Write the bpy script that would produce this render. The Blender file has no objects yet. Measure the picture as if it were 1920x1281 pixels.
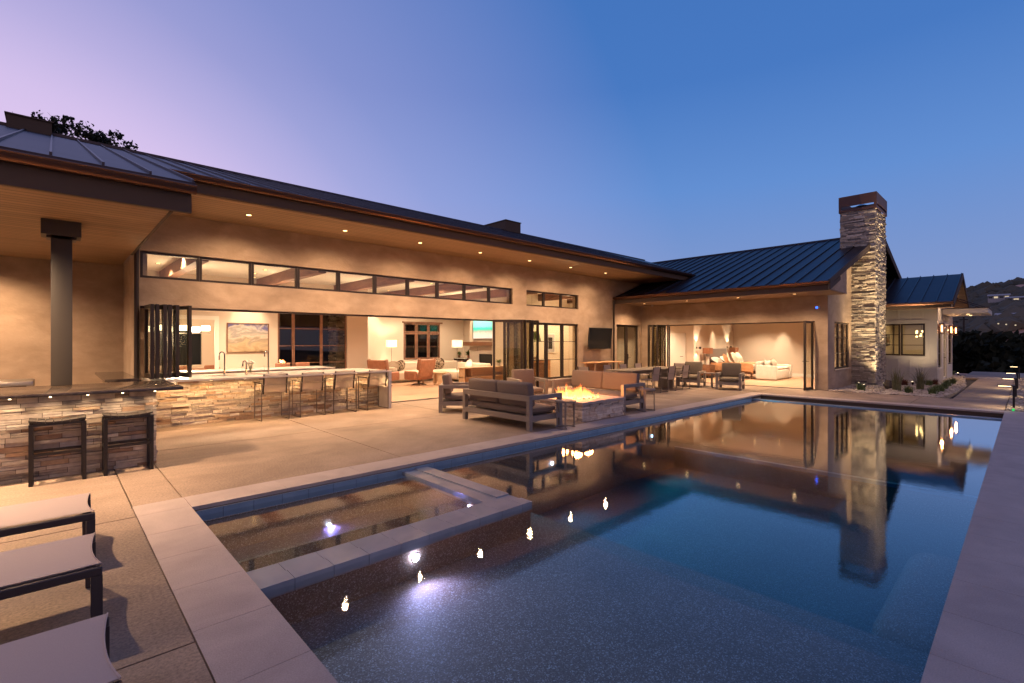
import bpy, bmesh, math, random
from mathutils import Vector, Matrix, noise
R = math.radians
random.seed(7)
C = bpy.data.collections.new('residence'); bpy.context.scene.collection.children.link(C)
sc = bpy.context.scene

# ---------------------------------------------------------------- camera, sky, exposure
cam = bpy.data.cameras.new('camera'); cam.lens = 17.08; cam.sensor_width = 36; cam.clip_start = .05; cam.clip_end = 3000
co = bpy.data.objects.new('camera', cam); C.objects.link(co)
co.location = (0, 0, 1.7); co.rotation_euler = (R(90), 0, R(-43.365)); sc.camera = co
sc.view_settings.view_transform = 'Standard'; sc.view_settings.look = 'None'
sc.view_settings.exposure = 0.0; sc.view_settings.gamma = 1
sc.render.resolution_x = 1024; sc.render.resolution_y = 683
cy = sc.cycles
cy.use_denoising = True
try: cy.denoiser = 'OPENIMAGEDENOISE'
except Exception: pass
cy.max_bounces = 8; cy.diffuse_bounces = 4; cy.glossy_bounces = 5; cy.transparent_max_bounces = 24
cy.sample_clamp_indirect = 6; cy.caustics_reflective = False; cy.caustics_refractive = False

W = bpy.data.worlds.new('World'); sc.world = W; W.use_nodes = True
nt = W.node_tree; nt.nodes.clear()
def wn(t, **k):
    n = nt.nodes.new(t)
    for a, b in k.items(): setattr(n, a, b)
    return n
L = nt.links.new
out = wn('ShaderNodeOutputWorld'); bg = wn('ShaderNodeBackground'); L(bg.outputs[0], out.inputs[0])
tc = wn('ShaderNodeTexCoord')
def wdot(vec):
    d = wn('ShaderNodeVectorMath', operation='DOT_PRODUCT'); L(tc.outputs['Generated'], d.inputs[0])
    v = Vector(vec).normalized(); d.inputs[1].default_value = v; return d.outputs['Value']
def wramp(src, stops):
    r = wn('ShaderNodeValToRGB'); L(src, r.inputs[0]); e = r.color_ramp; e.interpolation = 'EASE' if len(stops) < 3 else 'LINEAR'
    while len(e.elements) < len(stops): e.elements.new(.5)
    for el, (p, c) in zip(e.elements, stops): el.position = p; el.color = (*c, 1)
    return r.outputs[0]
# elevation ramp of the blue side, then the pink afterglow low in the direction where the sun went down
elev = wramp(wdot((0, 0, 1)), [(0, (.22, .30, .55)), (.10, (.215, .31, .60)), (.28, (.12, .27, .64)), (.45, (.062, .19, .54)), (.62, (.052, .17, .50)), (1, (.02, .06, .20))])
glow = wdot((-.15, .95, -.25))
gmix = wramp(glow, [(.25, (0, 0, 0)), (.33, (.05, .05, .05)), (.48, (.15, .15, .15)), (.61, (.25, .25, .25)), (.69, (.38, .38, .38)), (.755, (.60, .60, .60)), (.81, (.86, .86, .86)), (.86, (1, 1, 1))])
mx = wn('ShaderNodeMix', data_type='RGBA'); L(gmix, mx.inputs['Factor']); L(elev, mx.inputs['A']); mx.inputs['B'].default_value = (.74, .57, .86, 1)
# the pinkish belt opposite the afterglow
anti = wramp(wdot((-.55, -.82, .16)), [(.0, (0, 0, 0)), (.45, (.25, .25, .25)), (.8, (.75, .75, .75)), (1, (1, 1, 1))])
mx2 = wn('ShaderNodeMix', data_type='RGBA'); L(anti, mx2.inputs['Factor']); L(mx.outputs['Result'], mx2.inputs['A']); mx2.inputs['B'].default_value = (.60, .38, .36, 1); mx = mx2
sky = wn('ShaderNodeTexSky', sky_type='NISHITA', sun_disc=False, sun_elevation=R(-2.5), sun_rotation=R(0), altitude=100)
ad = wn('ShaderNodeMix', data_type='RGBA', blend_type='ADD'); ad.inputs['Factor'].default_value = .05
L(mx.outputs['Result'], ad.inputs['A']); L(sky.outputs[0], ad.inputs['B'])
L(ad.outputs['Result'], bg.inputs[0]); bg.inputs[1].default_value = 1.0

# ---------------------------------------------------------------- materials
M = {}
def mat(name, col, col2=None, scale=4, rough=.6, metal=0, bump=0, bscale=None, detail=4, spec=.5, emit=None, estr=0, stretch=None, ramp=(.35, .65), fine=0, fscale=90):
    m = bpy.data.materials.new(name); m.use_nodes = True; t = m.node_tree; b = t.nodes['Principled BSDF']
    b.inputs['Base Color'].default_value = (*col, 1); b.inputs['Roughness'].default_value = rough; b.inputs['Metallic'].default_value = metal
    b.inputs['Specular IOR Level'].default_value = spec
    if col2 or bump:
        c = t.nodes.new('ShaderNodeTexCoord'); mp = t.nodes.new('ShaderNodeMapping'); t.links.new(c.outputs['Object'], mp.inputs[0])
        if stretch: mp.inputs['Scale'].default_value = stretch
    if col2:
        n = t.nodes.new('ShaderNodeTexNoise'); n.inputs['Scale'].default_value = scale; n.inputs['Detail'].default_value = detail; n.inputs['Distortion'].default_value = .6
        t.links.new(mp.outputs[0], n.inputs['Vector'])
        r = t.nodes.new('ShaderNodeValToRGB'); t.links.new(n.outputs[0], r.inputs[0])
        r.color_ramp.elements[0].position = ramp[0]; r.color_ramp.elements[1].position = ramp[1]
        r.color_ramp.elements[0].color = (*col, 1); r.color_ramp.elements[1].color = (*col2, 1)
        t.links.new(r.outputs[0], b.inputs['Base Color'])
        if fine:
            n3 = t.nodes.new('ShaderNodeTexNoise'); n3.inputs['Scale'].default_value = fscale; n3.inputs['Detail'].default_value = 8; n3.inputs['Roughness'].default_value = .75; t.links.new(mp.outputs[0], n3.inputs['Vector'])
            n4 = t.nodes.new('ShaderNodeTexNoise'); n4.inputs['Scale'].default_value = scale * .35; n4.inputs['Detail'].default_value = 12; n4.inputs['Roughness'].default_value = .7; n4.inputs['Distortion'].default_value = 1.5; t.links.new(mp.outputs[0], n4.inputs['Vector'])
            ov = r.outputs[0]
            for nn, ff in ((n3, fine), (n4, fine * .6)):
                q = t.nodes.new('ShaderNodeMapRange'); q.inputs[1].default_value = .3; q.inputs[2].default_value = .7; t.links.new(nn.outputs[0], q.inputs[0])
                o_ = t.nodes.new('ShaderNodeMix'); o_.data_type = 'RGBA'; o_.blend_type = 'OVERLAY'; o_.inputs['Factor'].default_value = ff; t.links.new(ov, o_.inputs['A']); t.links.new(q.outputs[0], o_.inputs['B']); ov = o_.outputs['Result']
            t.links.new(ov, b.inputs['Base Color'])
    if bump:
        n2 = t.nodes.new('ShaderNodeTexNoise'); n2.inputs['Scale'].default_value = bscale or scale * 6; n2.inputs['Detail'].default_value = 5
        t.links.new(mp.outputs[0], n2.inputs['Vector'])
        bp = t.nodes.new('ShaderNodeBump'); bp.inputs['Strength'].default_value = bump; bp.inputs['Distance'].default_value = .02
        t.links.new(n2.outputs[0], bp.inputs['Height']); t.links.new(bp.outputs[0], b.inputs['Normal'])
    if emit:
        b.inputs['Emission Color'].default_value = (*emit, 1); b.inputs['Emission Strength'].default_value = estr
    M[name] = m; return m
def emis(name, col, s):
    m = bpy.data.materials.new(name); m.use_nodes = True; t = m.node_tree; t.nodes.clear()
    o = t.nodes.new('ShaderNodeOutputMaterial'); e = t.nodes.new('ShaderNodeEmission'); e.inputs[0].default_value = (*col, 1); e.inputs[1].default_value = s
    t.links.new(e.outputs[0], o.inputs[0]); M[name] = m; return m
mat('stucco', (.335, .25, .18), (.425, .325, .24), 1.6, .85, bump=.3, bscale=16, detail=10, stretch=(1, 1, 1.7), fine=.10, fscale=3)
mat('interior_wall', (.62, .53, .44), rough=.8)
mat('interior_trim', (.75, .70, .64), rough=.5)
mat('ceiling', (.84, .80, .74), rough=.85)
mat('beam_wood', (.17, .085, .055), (.25, .13, .085), 6, .6, stretch=(1, .2, 1))
mat('bronze', (.055, .042, .036), rough=.4, metal=.6)
mat('bronze_dark', (.022, .018, .018), rough=.38, metal=.5)
mat('fascia_brown', (.085, .062, .050), rough=.8, spec=.25)
mat('cap_metal', (.10, .052, .045), rough=.6, metal=.3)
mat('gutter_copper', (.13, .065, .042), rough=.32, metal=.75)
mat('roof_metal', (.034, .026, .036), (.048, .038, .050), 1.5, .42, metal=.7)
mat('roof_seam', (.05, .042, .052), rough=.35, metal=.75)
mat('concrete', (.225, .165, .122), (.32, .24, .178), .9, .75, bump=.12, bscale=60, detail=10, stretch=(1, 1, 1), fine=.5, fscale=48)
mat('coping', (.40, .33, .30), (.46, .385, .35), 2.2, .7, bump=.2, bscale=120, detail=8, fine=.2, fscale=110)
mat('joint', (.085, .06, .045), rough=.95)
mat('pool_tile', (.17, .27, .40), (.23, .34, .47), 2.5, .12)
mat('line_tile', (.75, .85, .85), rough=.3)
mat('spa_tile', (.24, .28, .34), (.31, .35, .41), 2.0, .12)
mat('grout', (.06, .07, .08), rough=.8)
mat('vault_dark', (.012, .013, .018), rough=.5)
mat('post_grey', (.042, .036, .031), rough=.5)
mat('granite', (.045, .035, .030), (.10, .08, .065), 9, .12, detail=10)
mat('quartz', (.62, .56, .50), (.72, .67, .61), 3, .15)
mat('steel', (.55, .53, .50), rough=.22, metal=1)
mat('brushed', (.40, .36, .33), rough=.35, metal=.9)
mat('chrome', (.75, .75, .75), rough=.08, metal=1)
mat('stool_metal', (.16, .125, .10), rough=.35, metal=.6)
mat('stool_seat', (.035, .028, .023), rough=.6)
mat('black_metal', (.022, .018, .018), rough=.45, metal=.3)
mat('taupe_frame', (.23, .20, .18), rough=.5, metal=.1)
mat('taupe_cushion', (.16, .125, .105), (.19, .15, .13), 60, .9, bump=.15, bscale=260)
mat('cushion_wing', (.14, .115, .085), (.17, .14, .105), 60, .9, bump=.15, bscale=260)
mat('sling', (.34, .275, .245), rough=.75, bump=.1, bscale=300)
mat('lounge_sling', (.44, .36, .33), (.49, .40, .365), 300, .75, bump=.12, bscale=400)
mat('lounge_frame', (.055, .045, .048), rough=.45, metal=.3)
mat('leather', (.30, .13, .075), (.36, .165, .10), 8, .5)
mat('cream_fabric', (.60, .50, .40), (.66, .56, .46), 20, .9, bump=.1, bscale=150)
mat('white_fabric', (.68, .62, .54), (.74, .68, .60), 12, .9, bump=.1, bscale=60)
mat('rust_fabric', (.42, .20, .09), (.50, .26, .13), 5, .9, bump=.3, bscale=14)
mat('blue_fabric', (.12, .13, .17), (.18, .19, .24), 14, .9)
mat('pattern_fabric', (.10, .07, .05), (.58, .48, .38), 16, .9, ramp=(.45, .55))
mat('light_oak', (.50, .33, .20), (.58, .40, .25), 3, .5, stretch=(.4, 4, 4))
mat('teak', (.42, .22, .10), (.56, .33, .17), 3, .5, stretch=(1, 6, 6))
mat('walnut', (.12, .055, .03), (.18, .085, .045), 4, .45, stretch=(1, 5, 5))
mat('marble', (.70, .62, .54), (.16, .11, .09), 2.2, .2, detail=12, ramp=(.60, .67), stretch=(1, 1, .5))
mat('black_gloss', (.006, .007, .009), rough=.06)
mat('tv_screen', (.008, .012, .018), rough=.25, spec=.25)
mat('firebox', (.015, .012, .010), rough=.7)
mat('white_paint', (.55, .53, .49), rough=.55)
mat('leaf_dark', (.010, .013, .010), (.025, .030, .018), 3, .8)
mat('far_leaf', (.012, .016, .011), (.030, .034, .022), .3, .95, spec=.1)
mat('bark', (.03, .022, .016), rough=.9)
mat('plant_green', (.09, .13, .045), (.15, .20, .075), 10, .6)
mat('grass_blade', (.14, .15, .07), (.22, .20, .11), 10, .6)
mat('red_leaf', (.13, .035, .025), (.18, .06, .03), 10, .6)
mat('gravel_base', (.26, .21, .17), (.42, .36, .30), 22, .9, bump=.8, bscale=30)
mat('river_stone', (.30, .25, .21), (.52, .46, .40), 2.5, .8)
mat('earth', (.035, .03, .022), (.06, .045, .032), .4, .95)
mat('hill_earth', (.44, .26, .19), (.55, .34, .25), .05, .95, spec=.1)
mat('hill_scrub', (.065, .066, .052), (.13, .12, .095), .02, .95, spec=.1)
mat('red_roof', (.20, .045, .03), rough=.8)
mat('far_white', (.34, .32, .32), rough=.8)
mat('shade_white', (.9, .85, .75), rough=.7, emit=(1, .80, .52), estr=1.0)
mat('brown_shade', (.20, .075, .035), rough=.8, emit=(.8, .25, .07), estr=.06)
mat('rock_dark', (.05, .04, .038), rough=.7, bump=.4, bscale=8)
mat('black_rubber', (.01, .01, .01), rough=.8)
mat('bottle_green', (.02, .04, .02), rough=.1)
emis('lamp_warm', (1, .66, .28), 7)
emis('lamp_soft', (1, .78, .48), 9)
emis('lamp_sconce', (1, .42, .13), 14)
emis('lamp_pool', (.80, .72, 1), 60)
emis('lamp_far', (1, .8, .55), .7)
emis('led_blue', (.02, .10, 1), 6)
emis('led_green', (.05, 1, .2), .8)
emis('path_led', (1, .70, .36), 10)

def planks(name, col, groove, axis, pitch, rough=.6, gw=.12):
    """boards: a narrow groove every pitch metres along one axis plus tone that varies from board to board"""
    m = bpy.data.materials.new(name); m.use_nodes = True; t = m.node_tree; b = t.nodes['Principled BSDF']; b.inputs['Roughness'].default_value = rough
    c = t.nodes.new('ShaderNodeTexCoord'); s = t.nodes.new('ShaderNodeSeparateXYZ'); t.links.new(c.outputs['Object'], s.inputs[0])
    def mth(op, a, bb):
        n = t.nodes.new('ShaderNodeMath'); n.operation = op
        for i, v in enumerate((a, bb)):
            if isinstance(v, (int, float)): n.inputs[i].default_value = v
            elif v is not None: t.links.new(v, n.inputs[i])
        return n.outputs[0]
    d = mth('DIVIDE', s.outputs[axis], pitch); fl = mth('FLOOR', d, None); fr = mth('FRACT', d, None)
    g = mth('LESS_THAN', fr, gw)
    wnz = t.nodes.new('ShaderNodeTexWhiteNoise'); wnz.noise_dimensions = '1D'; t.links.new(fl, wnz.inputs['W'])
    mp = t.nodes.new('ShaderNodeMapping'); t.links.new(c.outputs['Object'], mp.inputs[0])
    sv = [14, 14, 14]; sv['XYZ'.index('YX'[axis == 'Y'])] = .8; mp.inputs['Scale'].default_value = sv
    nz = t.nodes.new('ShaderNodeTexNoise'); nz.inputs['Scale'].default_value = 1; t.links.new(mp.outputs[0], nz.inputs['Vector'])
    v = mth('ADD', mth('MULTIPLY', wnz.outputs[0], .22), mth('ADD', mth('MULTIPLY', nz.outputs[0], .45), .62))
    mc = t.nodes.new('ShaderNodeMix'); mc.data_type = 'RGBA'; mc.blend_type = 'MULTIPLY'; mc.inputs['Factor'].default_value = 1
    mc.inputs['A'].default_value = (*col, 1); cb = t.nodes.new('ShaderNodeCombineColor')
    for i in range(3): t.links.new(v, cb.inputs[i])
    t.links.new(cb.outputs[0], mc.inputs['B'])
    m2 = t.nodes.new('ShaderNodeMix'); m2.data_type = 'RGBA'; t.links.new(g, m2.inputs['Factor']); t.links.new(mc.outputs['Result'], m2.inputs['A']); m2.inputs['B'].default_value = (*groove, 1)
    t.links.new(m2.outputs['Result'], b.inputs['Base Color']); M[name] = m
planks('soffit_wood', (.29, .185, .105), (.06, .03, .015), 'Y', .145)
planks('soffit_wing', (.29, .185, .105), (.06, .03, .015), 'X', .145)
planks('oak_floor', (.55, .34, .22), (.18, .10, .06), 'Y', .19, .38, .02)
planks('board_batten', (.50, .49, .45), (.46, .45, .41), 'Y', .6, .6, .02)

def stone_mat(name, cols):
    m = bpy.data.materials.new(name); m.use_nodes = True; t = m.node_tree; b = t.nodes['Principled BSDF']; b.inputs['Roughness'].default_value = .85
    a = t.nodes.new('ShaderNodeAttribute'); a.attribute_name = 'tone'
    r = t.nodes.new('ShaderNodeValToRGB'); r.color_ramp.interpolation = 'CONSTANT'; t.links.new(a.outputs['Fac'], r.inputs[0]); e = r.color_ramp
    while len(e.elements) < len(cols): e.elements.new(.5)
    for i, (el, c) in enumerate(zip(e.elements, cols)): el.position = i / len(cols); el.color = (*c, 1)
    c = t.nodes.new('ShaderNodeTexCoord'); n = t.nodes.new('ShaderNodeTexNoise'); n.inputs['Scale'].default_value = 16; n.inputs['Detail'].default_value = 8; t.links.new(c.outputs['Object'], n.inputs['Vector'])
    hs = t.nodes.new('ShaderNodeMix'); hs.data_type = 'RGBA'; hs.blend_type = 'OVERLAY'; hs.inputs['Factor'].default_value = .45; t.links.new(r.outputs[0], hs.inputs['A']); t.links.new(n.outputs[0], hs.inputs['B'])
    t.links.new(hs.outputs['Result'], b.inputs['Base Color'])
    bp = t.nodes.new('ShaderNodeBump'); bp.inputs['Strength'].default_value = .6; bp.inputs['Distance'].default_value = .012; t.links.new(n.outputs[0], bp.inputs['Height']); t.links.new(bp.outputs[0], b.inputs['Normal'])
    M[name] = m
stone_mat('ledger_stone', [(.42, .34, .26), (.48, .40, .31), (.54, .46, .37), (.38, .31, .25), (.42, .30, .20), (.28, .24, .21), (.50, .42, .34), (.58, .50, .42), (.34, .22, .14), (.46, .38, .31)])
stone_mat('pit_stone_lit', [(.62, .52, .44), (.70, .60, .51), (.50, .43, .37), (.76, .66, .56), (.40, .34, .30), (.66, .54, .43), (.56, .48, .41)])  # paler than the chimney palette, standing in for light on the pit front
stone_mat('chimney_stone', [(.42, .37, .31), (.50, .45, .38), (.24, .22, .20), (.36, .32, .27), (.56, .51, .44), (.17, .16, .155), (.46, .40, .33), (.30, .26, .22), (.40, .36, .31)])

def schlick(t, f0, normal=None, pw=5, k=1):
    """Fresnel reflectance, the same from both sides of a surface"""
    ge = t.nodes.new('ShaderNodeNewGeometry'); d = t.nodes.new('ShaderNodeVectorMath'); d.operation = 'DOT_PRODUCT'
    t.links.new(normal if normal else ge.outputs['Normal'], d.inputs[0]); t.links.new(ge.outputs['Incoming'], d.inputs[1]); x = d.outputs['Value']
    for op, v in (('ABSOLUTE', None), ('SUBTRACT', 1), ('POWER', pw), ('MULTIPLY', (1 - f0) * k), ('ADD', f0)):
        n = t.nodes.new('ShaderNodeMath'); n.operation = op; n.use_clamp = op in ('ADD',)
        if op == 'SUBTRACT': n.inputs[0].default_value = 1; t.links.new(x, n.inputs[1])
        else:
            t.links.new(x, n.inputs[0])
            if v is not None: n.inputs[1].default_value = v
        x = n.outputs[0]
    return x
def glassm(name, tint, refl=1.0, rough=.0, ior=1.45):
    m = bpy.data.materials.new(name); m.use_nodes = True; t = m.node_tree; t.nodes.clear()
    o = t.nodes.new('ShaderNodeOutputMaterial'); mi = t.nodes.new('ShaderNodeMixShader'); f = schlick(t, .045)
    tr = t.nodes.new('ShaderNodeBsdfTransparent'); tr.inputs[0].default_value = (*tint, 1); gl = t.nodes.new('ShaderNodeBsdfGlossy'); gl.inputs['Roughness'].default_value = rough
    t.links.new(f, mi.inputs[0]); t.links.new(tr.outputs[0], mi.inputs[1]); t.links.new(gl.outputs[0], mi.inputs[2]); t.links.new(mi.outputs[0], o.inputs[0]); M[name] = m; return m
glassm('glass', (.90, .90, .84)); glassm('clear_glass', (.95, .95, .93))
# sheer woven mesh of the stool backs: part of the light passes straight through
ms = bpy.data.materials.new('mesh_sling'); ms.use_nodes = True; t = ms.node_tree; b = t.nodes['Principled BSDF']; b.inputs['Base Color'].default_value = (.34, .25, .20, 1); b.inputs['Alpha'].default_value = .62; b.inputs['Roughness'].default_value = .7; M['mesh_sling'] = ms

# pool water: Fresnel mirror with fine ripples over clear, slightly blue water
wm = bpy.data.materials.new('water'); wm.use_nodes = True; t = wm.node_tree; t.nodes.clear()
o = t.nodes.new('ShaderNodeOutputMaterial'); mi = t.nodes.new('ShaderNodeMixShader')
tr = t.nodes.new('ShaderNodeBsdfTransparent'); gl = t.nodes.new('ShaderNodeBsdfGlossy'); gl.inputs['Roughness'].default_value = .004
c = t.nodes.new('ShaderNodeTexCoord')
n1 = t.nodes.new('ShaderNodeTexNoise'); n1.inputs['Scale'].default_value = 7; n1.inputs['Detail'].default_value = 3; t.links.new(c.outputs['Object'], n1.inputs['Vector'])
bp = t.nodes.new('ShaderNodeBump'); bp.inputs['Strength'].default_value = .042; bp.inputs['Distance'].default_value = .01; t.links.new(n1.outputs[0], bp.inputs['Height'])
n2 = t.nodes.new('ShaderNodeTexNoise'); n2.inputs['Scale'].default_value = 60; n2.inputs['Detail'].default_value = 2; t.links.new(c.outputs['Object'], n2.inputs['Vector'])
bp2 = t.nodes.new('ShaderNodeBump'); bp2.inputs['Strength'].default_value = .014; bp2.inputs['Distance'].default_value = .01; t.links.new(n2.outputs[0], bp2.inputs['Height']); t.links.new(bp.outputs[0], bp2.inputs['Normal'])
t.links.new(bp2.outputs[0], gl.inputs['Normal']); f = schlick(t, .022, None, 5, 2.3)
t.links.new(f, mi.inputs[0]); t.links.new(tr.outputs[0], mi.inputs[1]); t.links.new(gl.outputs[0], mi.inputs[2]); t.links.new(mi.outputs[0], o.inputs[0])
va = t.nodes.new('ShaderNodeVolumeAbsorption'); va.inputs['Color'].default_value = (.08, .73, .90, 1); va.inputs['Density'].default_value = .55; t.links.new(va.outputs[0], o.inputs['Volume']); M['water'] = wm

# pebble plaster: dark aggregate with scattered pale chips
pm = bpy.data.materials.new('pebble'); pm.use_nodes = True; t = pm.node_tree; b = t.nodes['Principled BSDF']; b.inputs['Roughness'].default_value = .7
c = t.nodes.new('ShaderNodeTexCoord'); vo = t.nodes.new('ShaderNodeTexVoronoi'); vo.inputs['Scale'].default_value = 130; t.links.new(c.outputs['Object'], vo.inputs['Vector'])
s = t.nodes.new('ShaderNodeSeparateColor'); t.links.new(vo.outputs['Color'], s.inputs[0])
r = t.nodes.new('ShaderNodeValToRGB'); t.links.new(s.outputs[0], r.inputs[0]); e = r.color_ramp; e.elements[0].color = (.17, .115, .085, 1); e.elements[1].color = (.50, .48, .48, 1)
e.elements[1].position = 1; el = e.elements.new(.5); el.color = (.23, .165, .13, 1); el = e.elements.new(.80); el.color = (.26, .20, .17, 1); el = e.elements.new(.93); el.color = (.42, .37, .35, 1)
nb = t.nodes.new('ShaderNodeTexNoise'); nb.inputs['Scale'].default_value = 1.3; nb.inputs['Detail'].default_value = 5; t.links.new(c.outputs['Object'], nb.inputs['Vector'])
mr = t.nodes.new('ShaderNodeMapRange'); mr.inputs[3].default_value = .7; mr.inputs[4].default_value = 1.3; t.links.new(nb.outputs[0], mr.inputs[0])
mm = t.nodes.new('ShaderNodeVectorMath'); mm.operation = 'SCALE'; t.links.new(r.outputs[0], mm.inputs[0]); t.links.new(mr.outputs[0], mm.inputs['Scale'])
t.links.new(mm.outputs[0], b.inputs['Base Color']); M['pebble'] = pm

# flames: glowing, partly see-through, whiter at the root
fm = bpy.data.materials.new('flame'); fm.use_nodes = True; t = fm.node_tree; t.nodes.clear()
o = t.nodes.new('ShaderNodeOutputMaterial'); mi = t.nodes.new('ShaderNodeMixShader'); tr = t.nodes.new('ShaderNodeBsdfTransparent'); em = t.nodes.new('ShaderNodeEmission')
a = t.nodes.new('ShaderNodeAttribute'); a.attribute_name = 'tone'; r = t.nodes.new('ShaderNodeValToRGB'); t.links.new(a.outputs['Fac'], r.inputs[0])
e = r.color_ramp; e.elements[0].color = (1, .66, .30, 1); e.elements[1].color = (1, .14, .015, 1); el = e.elements.new(.4); el.color = (1, .42, .10, 1)
t.links.new(r.outputs[0], em.inputs[0]); em.inputs[1].default_value = 4.2
mr = t.nodes.new('ShaderNodeMapRange'); t.links.new(a.outputs['Fac'], mr.inputs[0]); mr.inputs[3].default_value = .55; mr.inputs[4].default_value = .04
t.links.new(mr.outputs[0], mi.inputs[0]); t.links.new(tr.outputs[0], mi.inputs[1]); t.links.new(em.outputs[0], mi.inputs[2]); t.links.new(mi.outputs[0], o.inputs[0]); M['flame'] = fm

def art_mat(name, stops, axis='Z', dist=.5, sc_=2.0, emit=0, lo=0, hi=1, stretch=(1, 1, 1)):
    """a canvas: bands of paint along one axis, broken up by brush noise"""
    m = bpy.data.materials.new(name); m.use_nodes = True; t = m.node_tree; b = t.nodes['Principled BSDF']; b.inputs['Roughness'].default_value = .6
    c = t.nodes.new('ShaderNodeTexCoord'); mp = t.nodes.new('ShaderNodeMapping'); mp.inputs['Scale'].default_value = stretch; t.links.new(c.outputs['Object'], mp.inputs[0])
    n = t.nodes.new('ShaderNodeTexNoise'); n.inputs['Scale'].default_value = sc_; n.inputs['Detail'].default_value = 7; n.inputs['Distortion'].default_value = 1; t.links.new(mp.outputs[0], n.inputs['Vector'])
    s = t.nodes.new('ShaderNodeSeparateXYZ'); t.links.new(c.outputs['Object'], s.inputs[0])
    mr = t.nodes.new('ShaderNodeMapRange'); t.links.new(s.outputs[axis], mr.inputs[0]); mr.inputs[1].default_value = lo; mr.inputs[2].default_value = hi
    ms_ = t.nodes.new('ShaderNodeMath'); ms_.operation = 'MULTIPLY_ADD'; t.links.new(n.outputs[0], ms_.inputs[0]); ms_.inputs[1].default_value = dist; t.links.new(mr.outputs[0], ms_.inputs[2])
    sb = t.nodes.new('ShaderNodeMath'); sb.operation = 'SUBTRACT'; t.links.new(ms_.outputs[0], sb.inputs[0]); sb.inputs[1].default_value = dist / 2
    r = t.nodes.new('ShaderNodeValToRGB'); t.links.new(sb.outputs[0], r.inputs[0]); e = r.color_ramp
    while len(e.elements) < len(stops): e.elements.new(.5)
    for el, (p, cc) in zip(e.elements, stops): el.position = p; el.color = (*cc, 1)
    t.links.new(r.outputs[0], b.inputs['Base Color'])
    if emit: t.links.new(r.outputs[0], b.inputs['Emission Color']); b.inputs['Emission Strength'].default_value = emit
    M[name] = m
art_mat('art_clouds', [(0, (.03, .02, .012)), (.06, (.30, .21, .12)), (.25, (.42, .33, .21)), (.42, (.26, .21, .16)), (.55, (.46, .40, .33)), (.68, (.24, .22, .21)), (.80, (.40, .37, .34)), (.93, (.10, .10, .22)), (1, (.08, .08, .26))], 'Z', 1.1, 2.2, 0, -.1, 1.05, (1, 1, 1.6))
art_mat('art_beach', [(0, (.62, .62, .64)), (.3, (.55, .52, .50)), (.42, (.30, .38, .33)), (.5, (.05, .45, .38)), (.56, (.02, .50, .46)), (.66, (.16, .66, .58)), (1, (.20, .70, .64))], 'Z', .22, 5, .55, 0, .9, (1, 1, 3))
art_mat('art_abstract', [(0, (.05, .30, .26)), (.35, (.10, .40, .34)), (.5, (.04, .03, .03)), (.6, (.60, .52, .40)), (.8, (.12, .34, .30)), (1, (.55, .50, .42))], 'Z', 1.6, 3, 0, 0, 1)

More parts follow.
